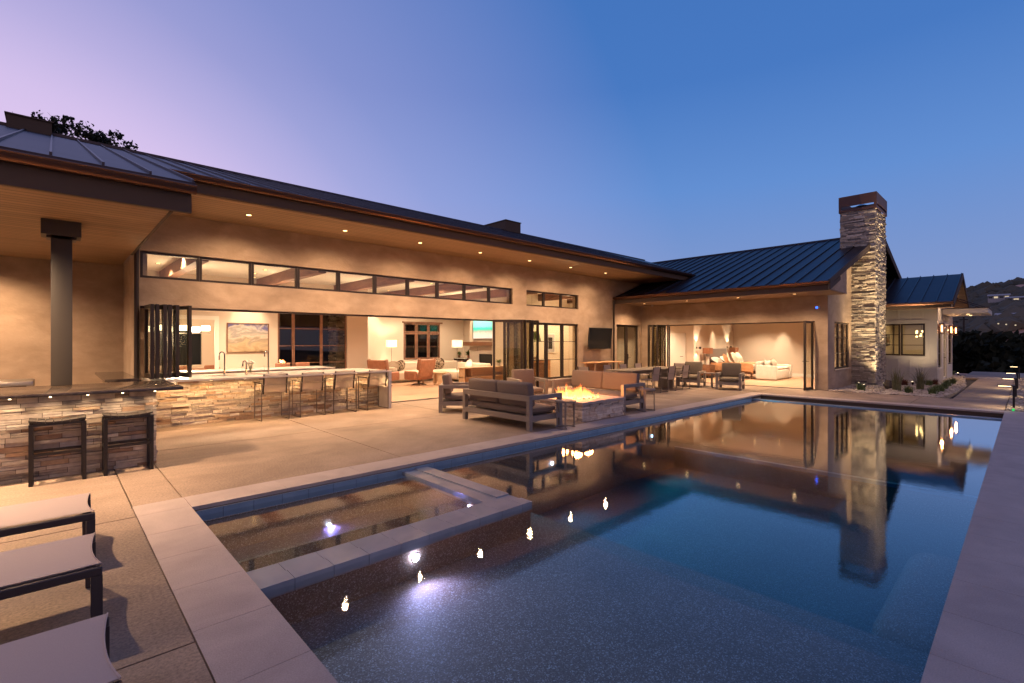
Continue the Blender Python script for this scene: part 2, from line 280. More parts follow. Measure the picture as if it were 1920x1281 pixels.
# ---------------------------------------------------------------- mesh builder
class MB:
    def __init__(s): s.v = []; s.f = []; s.tone = []; s.sm = False; s._t = 0
    def add(s, vs, fs, tone=0, m=None):
        k = len(s.v); s.v += [tuple(m @ Vector(p)) if m else tuple(p) for p in vs]; s.f += [tuple(i + k for i in f) for f in fs]; s.tone += [tone] * len(fs)
    def box(s, x0, x1, y0, y1, z0, z1, tone=0, m=None):
        s.add([(x0, y0, z0), (x1, y0, z0), (x1, y1, z0), (x0, y1, z0), (x0, y0, z1), (x1, y0, z1), (x1, y1, z1), (x0, y1, z1)],
              [(0, 3, 2, 1), (4, 5, 6, 7), (0, 1, 5, 4), (1, 2, 6, 5), (2, 3, 7, 6), (3, 0, 4, 7)], tone, m); return s
    def rbox(s, x0, x1, y0, y1, z0, z1, r=.03, seg=3, puff=0, m=None):
        bm = bmesh.new(); bmesh.ops.create_cube(bm, size=1)
        for v in bm.verts: v.co = (x0 + (v.co.x + .5) * (x1 - x0), y0 + (v.co.y + .5) * (y1 - y0), z0 + (v.co.z + .5) * (z1 - z0))
        if puff: bmesh.ops.subdivide_edges(bm, edges=bm.edges[:], cuts=3, use_grid_fill=True)
        if puff:
            cx, cy_, cz = (x0 + x1) / 2, (y0 + y1) / 2, (z0 + z1) / 2; hx, hy, hz = (x1 - x0) / 2, (y1 - y0) / 2, (z1 - z0) / 2
            for v in bm.verts:
                a, b_, c_ = (v.co.x - cx) / hx, (v.co.y - cy_) / hy, (v.co.z - cz) / hz
                v.co = (cx + a * (hx - r * .4 * (b_ * b_ + c_ * c_) + puff * (1 - b_ * b_) * (1 - c_ * c_)), cy_ + b_ * (hy - r * .4 * (a * a + c_ * c_) + puff * (1 - a * a) * (1 - c_ * c_)), cz + c_ * (hz - r * .4 * (a * a + b_ * b_) + puff * (1 - a * a) * (1 - b_ * b_)))
            bmesh.ops.smooth_vert(bm, verts=bm.verts[:], factor=.35, use_axis_x=True, use_axis_y=True, use_axis_z=True)
        else: bmesh.ops.bevel(bm, geom=bm.edges[:], offset=r, segments=seg, affect='EDGES', profile=.5)
        bm.verts.index_update(); s.add([v.co[:] for v in bm.verts], [tuple(v.index for v in f.verts) for f in bm.faces], 0, m); bm.free(); s.sm = True; return s
    def tube(s, pts, r, n=8, tone=0, closed=False, rr=None):
        pts = [Vector(p) for p in pts]; k = len(s.v); N = len(pts)
        up = Vector((0, 0, 1))
        for i, p in enumerate(pts):
            if closed: d = pts[(i + 1) % N] - pts[i - 1]
            else: d = pts[min(i + 1, N - 1)] - pts[max(i - 1, 0)]
            d.normalize(); a = d.cross(up)
            if a.length < .05: a = d.cross(Vector((1, 0, 0)))
            a.normalize(); b_ = d.cross(a).normalized(); q = rr[i] if rr else r
            for j in range(n):
                t_ = 2 * math.pi * (j + .5) / n; s.v.append(tuple(p + a * q * math.cos(t_) + b_ * q * math.sin(t_)))
        for i in range(N if closed else N - 1):
            for j in range(n):
                a0 = k + i * n + j; a1 = k + i * n + (j + 1) % n; i2 = (i + 1) % N; b0 = k + i2 * n + j; b1 = k + i2 * n + (j + 1) % n
                s.f.append((a0, a1, b1, b0)); s.tone.append(tone)
        if not closed:
            s.f.append(tuple(k + j for j in reversed(range(n)))); s.f.append(tuple(k + (N - 1) * n + j for j in range(n))); s.tone += [tone, tone]
        s.sm = True; return s
    def sq(s, pts, w):  # square bar through points
        for a, b_ in zip(pts, pts[1:]):
            a = Vector(a); b_ = Vector(b_); d = (b_ - a); l = d.length; q = d.to_track_quat('Z', 'Y').to_matrix().to_4x4(); m = Matrix.Translation(a) @ q
            s.box(-w / 2, w / 2, -w / 2, w / 2, -w / 2 * .96, l + w / 2 * .96, 0, m)
        return s
    def lathe(s, prof, n=20, c=(0, 0, 0), tone=0):
        k = len(s.v)
        for r_, z in prof:
            for j in range(n): t_ = 2 * math.pi * j / n; s.v.append((c[0] + r_ * math.cos(t_), c[1] + r_ * math.sin(t_), c[2] + z))
        for i in range(len(prof) - 1):
            for j in range(n): s.f.append((k + i * n + j, k + i * n + (j + 1) % n, k + (i + 1) * n + (j + 1) % n, k + (i + 1) * n + j)); s.tone.append(tone)
        s.f.append(tuple(k + j for j in reversed(range(n)))); s.f.append(tuple(k + (len(prof) - 1) * n + j for j in range(n))); s.tone += [tone] * 2
        s.sm = True; return s
    def prism(s, pts, z0, z1):
        n = len(pts); s.add([(x, y, z0) for x, y in pts] + [(x, y, z1) for x, y in pts], [tuple(reversed(range(n))), tuple(range(n, 2 * n))] + [(i, (i + 1) % n, n + (i + 1) % n, n + i) for i in range(n)]); return s
    def hexa(s, a, b_): s.add(list(a) + list(b_), [(0, 3, 2, 1), (4, 5, 6, 7), (0, 1, 5, 4), (1, 2, 6, 5), (2, 3, 7, 6), (3, 0, 4, 7)]); return s
    def blob(s, c, r, sq=1, sub=1, jit=.25, tone=0):
        bm = bmesh.new(); bmesh.ops.create_icosphere(bm, subdivisions=sub, radius=1); o_ = random.random() * 50
        vs = [(c[0] + v.co.x * r * (1 + jit * noise.noise(v.co * 1.7 + Vector((o_, 0, 0)))), c[1] + v.co.y * r * (1 + jit * noise.noise(v.co * 1.7 + Vector((0, o_, 0)))), c[2] + v.co.z * r * sq * (1 + jit * noise.noise(v.co * 2 + Vector((o_, o_, 0))))) for v in bm.verts]
        s.add(vs, [tuple(v.index for v in f.verts) for f in bm.faces], tone); bm.free(); return s
    def build(s, name, material, parent=None, local=False, smooth=None):
        me = bpy.data.meshes.new(name); me.from_pydata(s.v, [], s.f)
        off = Vector((0, 0, 0)); p = parent
        while p is not None and not local: off += p.location; p = p.parent
        if not local and parent is not None: me.transform(Matrix.Translation(-off))
        me.materials.append(M[material])
        bm = bmesh.new(); bm.from_mesh(me); bmesh.ops.recalc_face_normals(bm, faces=bm.faces[:]); bm.to_mesh(me); bm.free()
        if any(s.tone): at = me.attributes.new('tone', 'FLOAT', 'FACE'); at.data.foreach_set('value', [float(x) for x in s.tone])
        if smooth if smooth is not None else s.sm:
            me.polygons.foreach_set('use_smooth', [True] * len(me.polygons)); me.set_sharp_from_angle(angle=R(35))
        o_ = bpy.data.objects.new(name, me); C.objects.link(o_)
        if parent is not None: o_.parent = parent
        return o_
def tag(o, label=None, cat=None, group=None, kind=None):
    if label: o['label'] = label
    if cat: o['category'] = cat
    if group: o['group'] = group
    if kind: o['kind'] = kind
    return o
def thing(name, loc, label, cat, group=None, rz=0):
    o = bpy.data.objects.new(name, None); C.objects.link(o); o.location = loc; o.rotation_euler = (0, 0, rz); o.empty_display_size = .2
    return tag(o, label, cat, group)
def copy_tree(o, parent=None):
    c = o.copy(); C.objects.link(c); c.parent = parent
    for ch in list(o.children): copy_tree(ch, c)
    return c
def again(o, loc, rz=None, label=None):
    c = copy_tree(o); c.location = loc
    if rz is not None: c.rotation_euler = (0, 0, rz)
    if label: c['label'] = label
    return c
def struct(o): o['kind'] = 'structure'; return o
def spot(loc, aim, watts, size, col=(1, .62, .30), blend=.6, rad=.05, parent=None):
    if col is INT: watts *= 3.0
    d = bpy.data.lights.new('spot', 'SPOT'); d.energy = watts; d.spot_size = R(size); d.spot_blend = blend; d.color = col; d.shadow_soft_size = rad
    o = bpy.data.objects.new('spot', d); C.objects.link(o); o.location = loc; o.rotation_euler = Vector(aim).to_track_quat('-Z', 'Y').to_euler()
    return o
def point(loc, watts, col=(1, .62, .30), rad=.08):
    if col is INT: watts *= 3.0
    d = bpy.data.lights.new('point', 'POINT'); d.energy = watts; d.color = col; d.shadow_soft_size = rad
    o = bpy.data.objects.new('point', d); C.objects.link(o); o.location = loc; return o
WARM = (1, .63, .36); INT = (1, .73, .47)

def wall(mb, axis, c, t_, a0, a1, z0, z1, holes=()):
    """a wall in the plane axis=c, t_ thick towards +, from a0..a1 and z0..z1, with rectangular openings (a0,a1,z0,z1); one skin"""
    A = sorted({a0, a1, *[h[0] for h in holes], *[h[1] for h in holes]}); Z = sorted({z0, z1, *[h[2] for h in holes], *[h[3] for h in holes]})
    A = [a for a in A if a0 <= a <= a1]; Z = [z for z in Z if z0 <= z <= z1]
    def solid(i, j):
        if i < 0 or j < 0 or i >= len(A) - 1 or j >= len(Z) - 1: return False
        am, zm = (A[i] + A[i + 1]) / 2, (Z[j] + Z[j + 1]) / 2
        return not any(h[0] < am < h[1] and h[2] < zm < h[3] for h in holes)
    def P(a, d, z): return (a, c + d, z) if axis == 'Y' else (c + d, a, z)
    for i in range(len(A) - 1):
        for j in range(len(Z) - 1):
            if not solid(i, j): continue
            x, X, z, Zt = A[i], A[i + 1], Z[j], Z[j + 1]
            q = [[P(x, 0, z), P(X, 0, z), P(X, 0, Zt), P(x, 0, Zt)], [P(x, t_, z), P(X, t_, z), P(X, t_, Zt), P(x, t_, Zt)]]
            if not solid(i - 1, j): q.append([P(x, 0, z), P(x, t_, z), P(x, t_, Zt), P(x, 0, Zt)])
            if not solid(i + 1, j): q.append([P(X, 0, z), P(X, t_, z), P(X, t_, Zt), P(X, 0, Zt)])
            if not solid(i, j - 1): q.append([P(x, 0, z), P(X, 0, z), P(X, t_, z), P(x, t_, z)])
            if not solid(i, j + 1): q.append([P(x, 0, Zt), P(X, 0, Zt), P(X, t_, Zt), P(x, t_, Zt)])
            for v in q: mb.add(v, [(0, 1, 2, 3)])
    return mb
def weld(o, d=.0005):
    bm = bmesh.new(); bm.from_mesh(o.data); bmesh.ops.remove_doubles(bm, verts=bm.verts[:], dist=d); bmesh.ops.recalc_face_normals(bm, faces=bm.faces[:]); bm.to_mesh(o.data); bm.free(); return o

def ledger(mb, axis, c, sgn, a0, a1, z0, z1, hmin=.03, hmax=.07, lmin=.12, lmax=.5, dep=.035, seed=1):
    """stacked split-face stones standing proud of the plane axis=c on its sgn side"""
    rd = random.Random(seed); z = z0
    while z < z1 - .008:
        h = min(rd.uniform(hmin, hmax), z1 - z)
        if z1 - z - h < hmin * .5: h = z1 - z
        a = a0
        while a < a1 - .005:
            l = min(rd.uniform(lmin, lmax), a1 - a)
            if a1 - a - l < lmin * .5: l = a1 - a
            d = rd.uniform(.004, dep * 1.25); t_ = rd.uniform(.001, .999)
            n = 2 if h > .05 and rd.random() < .35 else 1
            for q in range(n):
                zz0 = z + h * q / n; zz1 = z + h * (q + 1) / n; dd = d + rd.uniform(-.004, .006) * q
                lo, hi = (c - .01 * sgn, c + dd * sgn) if sgn > 0 else (c + dd * sgn, c + .01)
                g = .0028
                if axis == 'Y':
                    k = len(mb.v); mb.box(a + g, a + l - g, lo, hi, zz0 + g, zz1 - g, t_)
                else: k = len(mb.v); mb.box(lo, hi, a + g, a + l - g, zz0 + g, zz1 - g, t_)
                ax = 1 if axis == 'Y' else 0
                for i in range(k, len(mb.v)):
                    p = list(mb.v[i])
                    if abs(p[ax] - (c + dd * sgn)) < 1e-6: p[ax] += rd.uniform(-.006, .004); mb.v[i] = tuple(p)
            a += l
        z += h
    return mb

# ================================================================ SETTING
WL = -.115   # water level
# flat ground around the terrace, with a hole for the pool
g = MB()
for x0, x1, y0, y1 in [(-80, .8, -80, 90), (.8, 17.0, -80, .15), (.8, 17.0, 6.1, 90), (17.0, 36, -80, 90)]: g.box(x0, x1, y0, y1, -.30, -.10)
struct(g.build('ground', 'earth'))
# terrain that falls away behind the path and climbs to the hill
def terr(x, y):
    if x < 95: s = min(1, max(0, (x - 36) / 50)); z = -.1 - 8 * s * s * (3 - 2 * s)
    else:
        s = (x - 95) / 305; az = y / x * 57.3
        top = 30 - 5.5 * max(0, min(1, (az - .2) / 3.5)) ** 1.2 - 12 * max(0, (az - 4) / 20) - 6 * max(0, -az / 30)
        z = -8 + (top + 8) * (1 - (1 - min(1, s)) ** 1.7 if s < 1 else 1) - max(0, s - 1) * 20
        z += noise.noise(Vector((x * .02, y * .02, 3))) * 5 * min(1, s * 2) + noise.noise(Vector((x * .07, y * .07, 9))) * 1.2
    return z
xs = [36 + (i / 90) ** 1.6 * 520 for i in range(91)]; ys = [-420 + i * 9 for i in range(95)]
vv = [(x, y * (.35 + .65 * x / 556), 0) for x in xs for y in ys]; vv = [(x, y, terr(x, y)) for x, y, z in vv]
h = MB(); h.add(vv, [(i * 95 + j, (i + 1) * 95 + j, (i + 1) * 95 + j + 1, i * 95 + j + 1) for i in range(90) for j in range(94)]); h.sm = True
hill = struct(h.build('hill', 'hill_earth'))
# scrub oak woodland over the hill: no one could count it
rd = random.Random(5); sb = MB()
for i in range(5200):
    x = rd.uniform(78, 430); y = (rd.uniform(-.09, .13) if i < 4200 else rd.uniform(-.5, .7)) * x
    v = noise.noise(Vector((x * .018, y * .03, 1.7))) + .4 * noise.noise(Vector((x * .06, y * .06, 4)))
    if x > 110 and v < .02 - .12 * rd.random(): continue
    r_ = rd.uniform(1.3, 2.6) * (.8 + x / 420); sb.blob((x, y, terr(x, y) + r_ * .35), r_, .8, 1, .9)
tag(sb.build('hill_woodland', 'hill_scrub', smooth=False), kind='stuff')

# terrace slabs between open joints (X joints at the coping line run on to the bar)
dk = MB(); J = .007
XS = [-7, -4.2, -1.9, .59, 1.02, 3.72, 6.9, 10.1, 13.3, 16.5, 19.48]
def slab(x0, x1, y0, y1, z=0): dk.box(x0 + J, x1 - J, y0 + J, y1 - J, -.08, z)
for a, b in zip(XS, XS[1:]):
    if b <= .6:
        yy = [-3, 0, 1.45, 3.23, 5.93, 8.35, 12.04]
    elif b <= 1.03: yy = [6.31, 8.37, 12.04]
    else: yy = [6.31, 9.25, 12.04]
    for c_, d_ in zip(yy, yy[1:]): slab(a, b, c_, d_)
for c_, d_ in zip([-.0, 2.2, 4.0, 6.31], [2.2, 4.0, 6.31, 6.32]):
    if d_ - c_ > .1: slab(17.05, 19.45, c_ + (.37 if c_ == 0 else 0), d_)
slab(-7, 1.0, 12.04, 14.1); slab(-7, .59, -6, -3)
for a, b in zip([19.45, 22.0, 25.0, 28.0, 31.0, 34.0], [22.0, 25.0, 28.0, 31.0, 34.0, 38.0]):
    dk.box(a + J, b - J, .37, 1.5 + (.0 if a < 30 else .6), -.08, 0)
for x0, y0, x1, y1 in []: pass
struct(weld(dk.build('terrace', 'concrete')))
jb = MB(); jb.box(-7, .6, -6, 14.1, -.095, -.03); jb.box(.6, 19.45, 6.3, 12.04, -.095, -.03); jb.box(17.04, 38, .36, 1.5, -.095, -.03); jb.box(17.04, 19.45, 1.5, 6.3, -.095, -.03)
struct(jb.build('joint_bed', 'joint'))

# ---- pool: pebble shell, coping, waterline tile
X0, X1, Y0, Y1 = 1.02, 15.85, .35, 5.90
sh = MB()
sh.box(X0 - .2, X0, Y0 - .2, Y1 + .2, -2.0, -.09); sh.box(X0, 16.75, Y1, Y1 + .2, -2.0, -.09); sh.box(X0, 16.75, Y0 - .2, Y0, -2.0, -.09)
sh.box(X1 + .0, X1 + .03, Y0, Y1, -2.0, -.15)
sh.box(X0, 4.05, Y0, 3.77, -2.0, -.42)         # sun shelf
sh.box(4.05, 4.72, Y0, Y1, -2.0, -.62)         # step below it
sh.box(3.87, 4.05, 3.77, Y1, -2.0, -.42)
sh.box(4.72, X1, Y0, Y1, -2.0, -1.35)          # deep floor
sh.box(11.02, 11.5, Y0, Y1, -1.35, -.86); sh.box(11.5, X1, Y0, Y1, -1.35, -1.0)
sh.box(1.02, 3.5, 4.15, Y1, -2.0, -.95); sh.box(1.02, 3.5, 4.15, 4.5, -.95, -.55); sh.box(1.02, 3.5, 5.5, Y1, -.95, -.55)
struct(sh.build('pool_shell', 'pebble'))
bn = MB(); bn.rbox(4.72, 6.8, Y0 - .01, .88, -1.36, -.5, .2, 5)
struct(bn.build('pool_bench', 'pebble'))
cp = MB(); gp = .002
def cope(x0, x1, y0, y1): cp.box(x0 + gp, x1 - gp, y0 + gp, y1 - gp, -.04, .0)
yy = [6.32 - .0, 5.90]
k = 5.93
cope(.59, 1.035, 5.93, 6.32)
for i in range(12): cope(.59, 1.035, k - .645, k); k -= .645
x = 1.035
for i in range(20):
    e_ = min(x + .94, 16.62); cope(x, e_, 5.88, 6.32); x = e_
    if x >= 16.6: break
x = 1.035
for i in range(40):
    e_ = min(x + .61, 17.05)
    if i > 0 or True: cope(x, e_, -.02, .365); cope(x, e_, -.62, -.02); cope(x, e_, -1.22, -.62)
    x = e_
    if x >= 17.04: break
y = .365
for i in range(14):
    e_ = min(y + .61, 6.32); cope(16.62, 17.05, y, e_) if e_ <= 6.4 else 0; y = e_
    if y >= 6.3: break
struct(cp.build('coping', 'coping'))
cb = MB(); cb.box(.6, 1.03, -1.8, 6.31, -.09, -.012); cb.box(1.03, 17.04, 5.90, 6.31, -.09, -.012); cb.box(1.03, 17.04, -1.2, .34, -.09, -.012); cb.box(16.64, 17.04, .34, 5.9, -.4, -.012)
struct(cb.build('coping_bed', 'joint'))
rail = MB(); rail.box(1.04, 16.6, 5.889, 5.897, -.058, -.05); rail.box(1.04, 16.6, .352, .358, -.058, -.05)
struct(rail.build('cover_track', 'steel'))
def tiles(mb, axis, c, sgn, a0, a1, z0, z1, w_=.30, th=.012):
    a = a0
    while a < a1 - .01:
        e_ = min(a + w_, a1); lo, hi = sorted((c, c + th * sgn))
        if axis == 'Y': mb.box(a + .002, e_ - .002, lo, hi, z0, z1)
        else: mb.box(lo, hi, a + .002, e_ - .002, z0, z1)
        a = e_
    return mb
tl = MB(); tiles(tl, 'Y', Y1, -1, X0, X1, -.17, -.06); tiles(tl, 'Y', Y0, 1, X0, X1, -.17, -.06); tiles(tl, 'X', X0, 1, Y0 + .013, 3.77, -.17, -.06); tiles(tl, 'X', X0, 1, 4.15, Y1 - .013, -.17, -.06)
tiles(tl, 'X', 11.02, -1, Y0 + .02, Y1 - .02, -.93, -.862, .3, .02)
struct(tl.build('waterline_tile', 'pool_tile'))
tk = MB(); tk.box(10.985, 11.06, Y0 + .02, Y1 - .02, -.861, -.852)
struct(tk.build('bench_tile_line', 'line_tile'))
# cover vault at the far end: a tiled curb, then an open dark slot
vt = MB(); y = Y0
while y < Y1 - .01: e_ = min(y + .30, Y1); vt.box(15.88, 16.10, y + .002, e_ - .002, -.34, -.09); y = e_
struct(vt.build('pool_curb', 'pool_tile'))
vb = MB(); vb.box(15.90, 16.08, Y0, Y1, -.5, -.095); vb.box(16.1, 16.62, Y0, Y1, -.8, -.7)
struct(vb.build('cover_vault', 'vault_dark'))
rl = MB(); rl.tube([(16.36, Y0 + .02, -.34), (16.36, Y1 - .02, -.34)], .13, 16); tag(rl.build('cover_roller', 'vault_dark'), 'dark pool cover roll lying in the slot at the far end', 'cover roll')
# spa: L-shaped tiled curb just above the water
sw = MB(); sw.box(X0, 3.86, 3.785, 4.145, -2, -.095); sw.box(3.505, 3.86, 4.145, Y1, -2, -.095)
spa = tag(sw.build('spa_curb', 'pebble'), 'pale tiled L-shaped curb enclosing the spa corner of the pool', 'spa wall')
st = MB(); x = X0
while x < 3.87 - .01:
    e_ = min(x + .30, 3.87); st.box(x + .002, e_ - .002, 3.77, 3.945, -.17, -.075); st.box(x + .002, e_ - .002, 3.948, 4.15, -.17, -.088); x = e_
y = 4.15
while y < Y1 - .01: e_ = min(y + .30, Y1); st.box(3.49, 3.678, y + .002, e_ - .002, -.17, -.088); st.box(3.682, 3.87, y + .002, e_ - .002, -.17, -.075); y = e_
st.build('curb_tile', 'spa_tile', spa)
dr = MB(); dr.lathe([(.11, 0), (.12, .012), (.10, .02), (.02, .022)], 20, (2.55, 4.95, -.95)); tag(dr.build('drain_cover', 'vault_dark'), 'round dark drain cover on the spa floor', 'drain cover')
# water: one closed body, its sides inside the shell
wt = MB(); wt.box(X0 - .1, X1 + .015, Y0 - .1, Y1 + .1, -1.9, WL)
struct(wt.build('water', 'water'))

# ---- gravel bed and gravel strip
gb = MB()
gpts = [(19.46, 4.70), (19.46, 1.80), (20.5, 1.68), (22, 1.60), (25, 1.56), (30, 1.9), (32.5, 2.1), (33.5, 2.8), (33.5, 4.6)]
gb.prism(gpts, -.095, .0)
gb.prism([(17.15, .35), (17.15, -4), (38, -4), (38, .35)], -.097, -.012)
tag(gb.build('gravel_bed', 'gravel_base'), kind='stuff')
rd = random.Random(11); gs = MB()
def inpoly(x, y):
    c_ = False; n = len(gpts)
    for i in range(n):
        x1, y1 = gpts[i]; x2, y2 = gpts[i - 1]
        if (y1 > y) != (y2 > y) and x < (x2 - x1) * (y - y1) / (y2 - y1) + x1: c_ = not c_
    return c_
n = 0
while n < 5200:
    x = 19.46 + 14 * rd.random() ** 1.6; y = rd.uniform(1.5, 4.9)
    if not inpoly(x, y): continue
    r_ = rd.uniform(.02, .055); gs.blob((x, y, r_ * .3), r_, .6, 1, .6); n += 1
for i in range(1800):
    r_ = rd.uniform(.02, .05); gs.blob((17.2 + 16 * rd.random() ** 1.5, .33 - 1.6 * rd.random(), -.01 + r_ * .3), r_, .6, 1, .6)
tag(gs.build('gravel_stones', 'river_stone', smooth=True), kind='stuff')

# ================================================================ HOUSE
WY = 12.05; WX = 19.5; GY = 4.72
house = thing('house', (0, 0, 0), 'long stucco ranch house with dark metal roof wrapping round the pool terrace', 'house')
HC = [(1.25 + i * 1.016, 1.25 + (i + 1) * 1.016) for i in range(10)]
holes = [(1.25, 11.5, 0, 2.41), (1.25, 11.41, 2.97, 3.51), (12.08, 14.96, 2.96, 3.51), (12.3, 14.96, .30, 2.38), (17.55, 19.35, 0, 2.43)]
w = MB(); wall(w, 'Y', WY, .30, 1.15, 19.5, -.05, 4.34, holes)
tag(weld(w.build('wall', 'stucco', house)), 'long front stucco wall under the high eave')
w = MB(); wall(w, 'X', 1.15, .25, 12.35, 14.2, -.05, 4.34); w.build('wall', 'stucco', house)
w = MB(); wall(w, 'Y', 13.95, .3, -7, 1.15, -.05, 3.55); tag(w.build('wall', 'stucco', house), 'stucco wall behind the outdoor kitchen')
w = MB(); wall(w, 'X', WX, .28, GY, 12.049, -.05, 3.32, [(5.12, 11.2, 0, 2.42)]); tag(weld(w.build('wall', 'stucco', house)), 'bedroom wing wall with wide opening')
# gable wall of the wing, cut to the roof slope
RE = 17.3; RZ = 3.56; PS = .335; RXR = 25.25
def wz(x): return RZ + PS * (x - RE) if x < RXR else RZ + PS * (2 * RXR - RE - x)
w = MB()
gw = [(20.35, 22.45, .70, 2.42)]
wall(w, 'Y', GY - .0, .25, 19.785, 26.0, -.05, 3.3, gw)
w.add([(19.5, GY, 3.3), (33, GY, 3.3), (33, GY, wz(33) - .08), (RXR, GY, wz(RXR) - .08), (19.5, GY, wz(19.5) - .08)], [(0, 1, 2, 3, 4)])
w.add([(19.5, GY + .25, 3.3), (33, GY + .25, 3.3), (33, GY + .25, wz(33) - .08), (RXR, GY + .25, wz(RXR) - .08), (19.5, GY + .25, wz(19.5) - .08)], [(0, 1, 2, 3, 4)])
tag(weld(w.build('wall', 'stucco', house)), 'gable end stucco wall beside the stone chimney')

# main roof: one 4:12 plane, lower and further forward over the outdoor kitchen
ES = .333; EY = 9.95; EZ = 4.60; RY = 16.5
def rz(y): return EZ + ES * (y - EY)
def roofsheet(mb, x0, x1, y0, y1, th=.06):
    mb.hexa([(x0, y0, rz(y0) - th), (x1, y0, rz(y0) - th), (x1, y1, rz(y1) - th), (x0, y1, rz(y1) - th)], [(x0, y0, rz(y0)), (x1, y0, rz(y0)), (x1, y1, rz(y1)), (x0, y1, rz(y1))])
rf = MB(); roofsheet(rf, 1.36, 20.4, EY, RY); rf.box(19, 28, 0, 0, 0, 0) if False else None
rf.hexa([(20.4, 11.9, rz(11.9) - .06), (27, 13.5, rz(13.5) - .06), (27, RY, rz(RY) - .06), (20.4, RY, rz(RY) - .06)], [(20.4, 11.9, rz(11.9)), (27, 13.5, rz(13.5)), (27, RY, rz(RY)), (20.4, RY, rz(RY))])
rf.hexa([(-7, RY, rz(RY) - .06), (27, RY, rz(RY) - .06), (27, 23, rz(10) - .06), (-7, 23, rz(10) - .06)], [(-7, RY, rz(RY)), (27, RY, rz(RY)), (27, 23, rz(10)), (-7, 23, rz(10))])
main_roof = tag(rf.build('roof', 'roof_metal', house), 'long standing seam roof over the living rooms')
sm = MB()
def seam(mb, x, y0, y1): mb.hexa([(x - .012, y0, rz(y0)), (x + .012, y0, rz(y0)), (x + .012, y1, rz(y1)), (x - .012, y1, rz(y1))], [(x - .012, y0, rz(y0) + .04), (x + .012, y0, rz(y0) + .04), (x + .012, y1, rz(y1) + .04), (x - .012, y1, rz(y1) + .04)])
x = 1.80
while x < 20.3: seam(sm, x, EY + .05, RY); x += .44
sm.box(-7, 27, RY - .08, RY + .08, rz(RY) - .02, rz(RY) + .05)
sm.build('seams', 'roof_seam', main_roof)
PY = 7.50
lf = MB(); roofsheet(lf, -7, 1.36, PY, RY)
low_roof = tag(lf.build('roof', 'roof_metal', house), 'lower standing seam roof over the outdoor kitchen')
sm = MB(); x = 1.345
while x > -7: seam(sm, x, PY + .05, RY); x -= .455
sm.build('seams', 'roof_seam', low_roof)
# fascias, gutters and soffits
fz = 4.33
f_ = MB(); f_.box(1.30, 20.4, 10.03, 10.10, fz - .01, EZ - .02); f_.box(20.33, 20.4, 10.1, 12.9, fz - .01, EZ + .1); tag(f_.build('fascia', 'fascia_brown', house), 'long fascia under the high eave')
def gutter(name, x0, x1, y, z, lab, ax='X'):
    g_ = MB(); n = 9; prof = []
    for i in range(n): t_ = math.pi * (i / (n - 1)); prof.append((-.065 * math.cos(t_) - .065, -.10 * math.sin(t_)))
    for i in range(n): t_ = math.pi * (1 - i / (n - 1)); prof.append((-.055 * math.cos(t_) - .065, -.09 * math.sin(t_)))
    k = len(prof); vs = []
    for a in (x0, x1):
        for p, q in prof: vs.append((a, y + p, z + q) if ax == 'X' else (y + p, a, z + q))
    g_.add(vs, [(i, (i + 1) % k, k + (i + 1) % k, k + i) for i in range(k)] + [tuple(range(k)), tuple(range(2 * k - 1, k - 1, -1))]); g_.sm = True
    if ax == 'X': g_.tube([(x0, y - .13, z), (x1, y - .13, z)], .012, 6)
    else: g_.tube([(y - .13, x0, z), (y - .13, x1, z)], .012, 6)
    return tag(g_.build(name, 'gutter_copper', house), lab)
gutter('gutter', 1.34, 20.42, 10.03, EZ + .0, 'long half-round gutter of the high eave')
s_ = MB(); s_.box(1.15, 20.33, 10.10, 12.06, fz - .02, fz); sof = tag(s_.build('soffit', 'soffit_wood', house), 'wood board soffit of the high eave')
pz = 3.41
f_ = MB(); f_.box(-7, 1.33, 7.58, 7.64, pz - .015, pz + .26); tag(f_.build('fascia', 'fascia_brown', house), 'fascia of the low outdoor kitchen roof')
e_ = MB(); e_.hexa([(1.10, 7.64, pz + .03), (1.13, 7.64, pz + .03), (1.13, 12.04, pz + .03), (1.10, 12.04, pz + .03)], [(1.10, 7.64, rz(7.64) - .065), (1.13, 7.64, rz(7.64) - .065), (1.13, 12.04, rz(12.04) - .065), (1.10, 12.04, rz(12.04) - .065)]); e_.box(1.10, 1.14, 7.64, 12.04, pz - .02, pz + .03)
tag(e_.build('fascia', 'fascia_brown', house), 'side trim of the low kitchen roof')
gutter('gutter', -7, 1.37, 7.58, 3.73, 'half-round gutter of the low kitchen roof')
s_ = MB(); s_.box(-7, 1.10, 7.64, 13.95, pz - .01, pz + .01); tag(s_.build('soffit', 'soffit_wood', house), 'wood board soffit over the outdoor kitchen')
# wing roof
def wsheet(mb, x0, x1, y0, y1, th=.06):
    mb.hexa([(x0, y0, wz(x0) - th), (x1, y0, wz(x1) - th), (x1, y1, wz(x1) - th), (x0, y1, wz(x0) - th)], [(x0, y0, wz(x0)), (x1, y0, wz(x1)), (x1, y1, wz(x1)), (x0, y1, wz(x0))])
r_ = MB(); wsheet(r_, RE, 22.80, 4.16, 17.5); wsheet(r_, 22.80, RXR, 5.08, 17.5)
r_.hexa([(RXR, 4.16, wz(RXR) - .06), (33.2, 4.16, wz(33.2) - .06), (33.2, 17.5, wz(33.2) - .06), (RXR, 17.5, wz(RXR) - .06)], [(RXR, 4.16, wz(RXR)), (33.2, 4.16, wz(33.2)), (33.2, 17.5, wz(33.2)), (RXR, 17.5, wz(RXR))])
wing_roof = tag(r_.build('roof', 'roof_metal', house), 'standing seam roof of the bedroom wing')
sm = MB()
